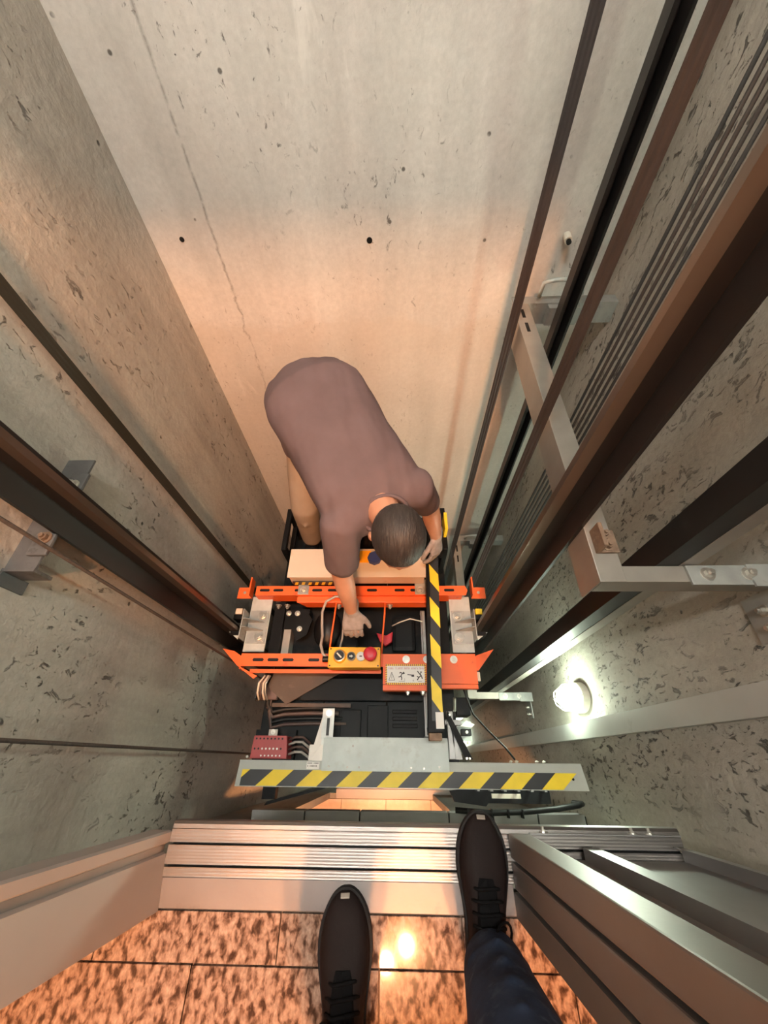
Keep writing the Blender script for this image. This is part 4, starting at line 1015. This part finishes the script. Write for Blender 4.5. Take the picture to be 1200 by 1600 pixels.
# ---- photographer: legs and shoes at the sill
PH = thing('person', (.04, -.36, 0), 'photographer seen from above: dark blue jeans and black lace-up shoes on the sill', 'person')
hl_, hr_ = Vector((-.102, -.545, .0)), Vector((.182, -.405, .0))
dl, dr_ = Vector((-.045, 1, 0)), Vector((.055, 1, 0))
AKL, AKR = Vector((-.108, -.470, .10)), Vector((.185, -.335, .10))
KNL, KNR = Vector((-.122, -.440, .48)), Vector((.160, -.345, .48))
HPL, HPR = Vector((-.085, -.385, .90)), Vector((.105, -.37, .90))
b = B()
for a, k, h_ in ((AKL, KNL, HPL), (AKR, KNR, HPR)):
    b.capsule([(a - Vector((0, 0, .05)), .036), (a, .038), (a.lerp(k, .6), .052), (k, .052), (k.lerp(h_, .5), .068), (h_, .080)])
b.ellipsoid((.01, -.375, .95), ((.15, 0, 0), (0, .10, 0), (0, 0, .11)))
remeshed(b, 'body', SKIN, PH, .012, 4)
b = B()
for a, k, h_ in ((AKL, KNL, HPL), (AKR, KNR, HPR)):
    b.capsule([(a + Vector((0, 0, .005)), .060), (a.lerp(k, .35), .066), (a.lerp(k, .75), .074), (k, .076), (k.lerp(h_, .5), .082), (h_, .092)], 20)
    for f, rr_ in ((.42, .016), (.60, .018), (.80, .018), (.22, .014)):
        c = a.lerp(k, f); b.tube([c + Vector((-.055, .035, -.012)), c + Vector((0, .064, .012)), c + Vector((.055, .030, -.01))], [rr_ * .5, rr_, rr_ * .5], 8)
b.ellipsoid((.01, -.375, .96), ((.175, 0, 0), (0, .115, 0), (0, 0, .12)))
remeshed(b, 'jeans', DENIM, PH, .0085, 4)
for k, (h_, d_, a) in enumerate(((hl_, dl, AKL), (hr_, dr_, AKR))):
    b = B(); shoe_mesh(b, h_, d_, .305, .106, .082); so = b.build('lace_up_shoe', SHOE, PH, smooth=True)
    b = B(); sole_mesh(b, h_, d_, .312, .116); b.build('sole', SOLE, so)
    D = d_.normalized(); Sd = Vector((-D.y, D.x, 0))
    b = B(); 
    pts = []
    rings = []
    for t, w_, z in ((.30, .022, .088), (.40, .025, .083), (.50, .025, .074), (.58, .024, .064), (.635, .018, .059)):
        c = h_ + D * .305 * t; rings.append([c + Sd * w_ + Vector((0, 0, z - .012)), c + Sd * w_ * .8 + Vector((0, 0, z)), c + Vector((0, 0, z + .005)), c - Sd * w_ * .8 + Vector((0, 0, z)), c - Sd * w_ + Vector((0, 0, z - .012)), c + Vector((0, 0, z - .02))])
    b.rings(rings); b.build('tongue', LACE, so)
    for t, z in ((.40, .090), (.46, .085), (.52, .078), (.58, .070)):
        c = h_ + D * .305 * t
        B().tube([c + Sd * .032 + Vector((0, 0, z - .020)), c + Sd * .018 + Vector((0, 0, z)), c - Sd * .018 + D * .004 + Vector((0, 0, z)), c - Sd * .032 + Vector((0, 0, z - .020))], .0032, 6).build('lace', LACE, so, smooth=True)
    c = h_ + D * .305 * .34
    sg_ = 1 if k == 0 else -1
    lo_ = [c + Sd * sg_ * (.022 + .024 * math.sin(q)) + D * (.012 - .02 * math.cos(q)) + Vector((0, 0, .094 - .045 * math.sin(q) * .8)) for q in [math.pi * 1.9 * i / 12 for i in range(13)]]
    B().tube(lo_, .0026, 6).build('lace_bow', LACE, so, smooth=True)
    c = h_ + D * .300
    b = B(); b.box(-.010, .010, -.005, .005, 0, .003, Matrix.Translation(c + Vector((0, 0, .034)) - D * .004) @ Matrix.Rotation(math.atan2(-D.x, D.y), 4, 'Z') @ Matrix.Rotation(-.6, 4, 'X')); tb = b.build('toe_badge', ZINC, so, bevel=.002)
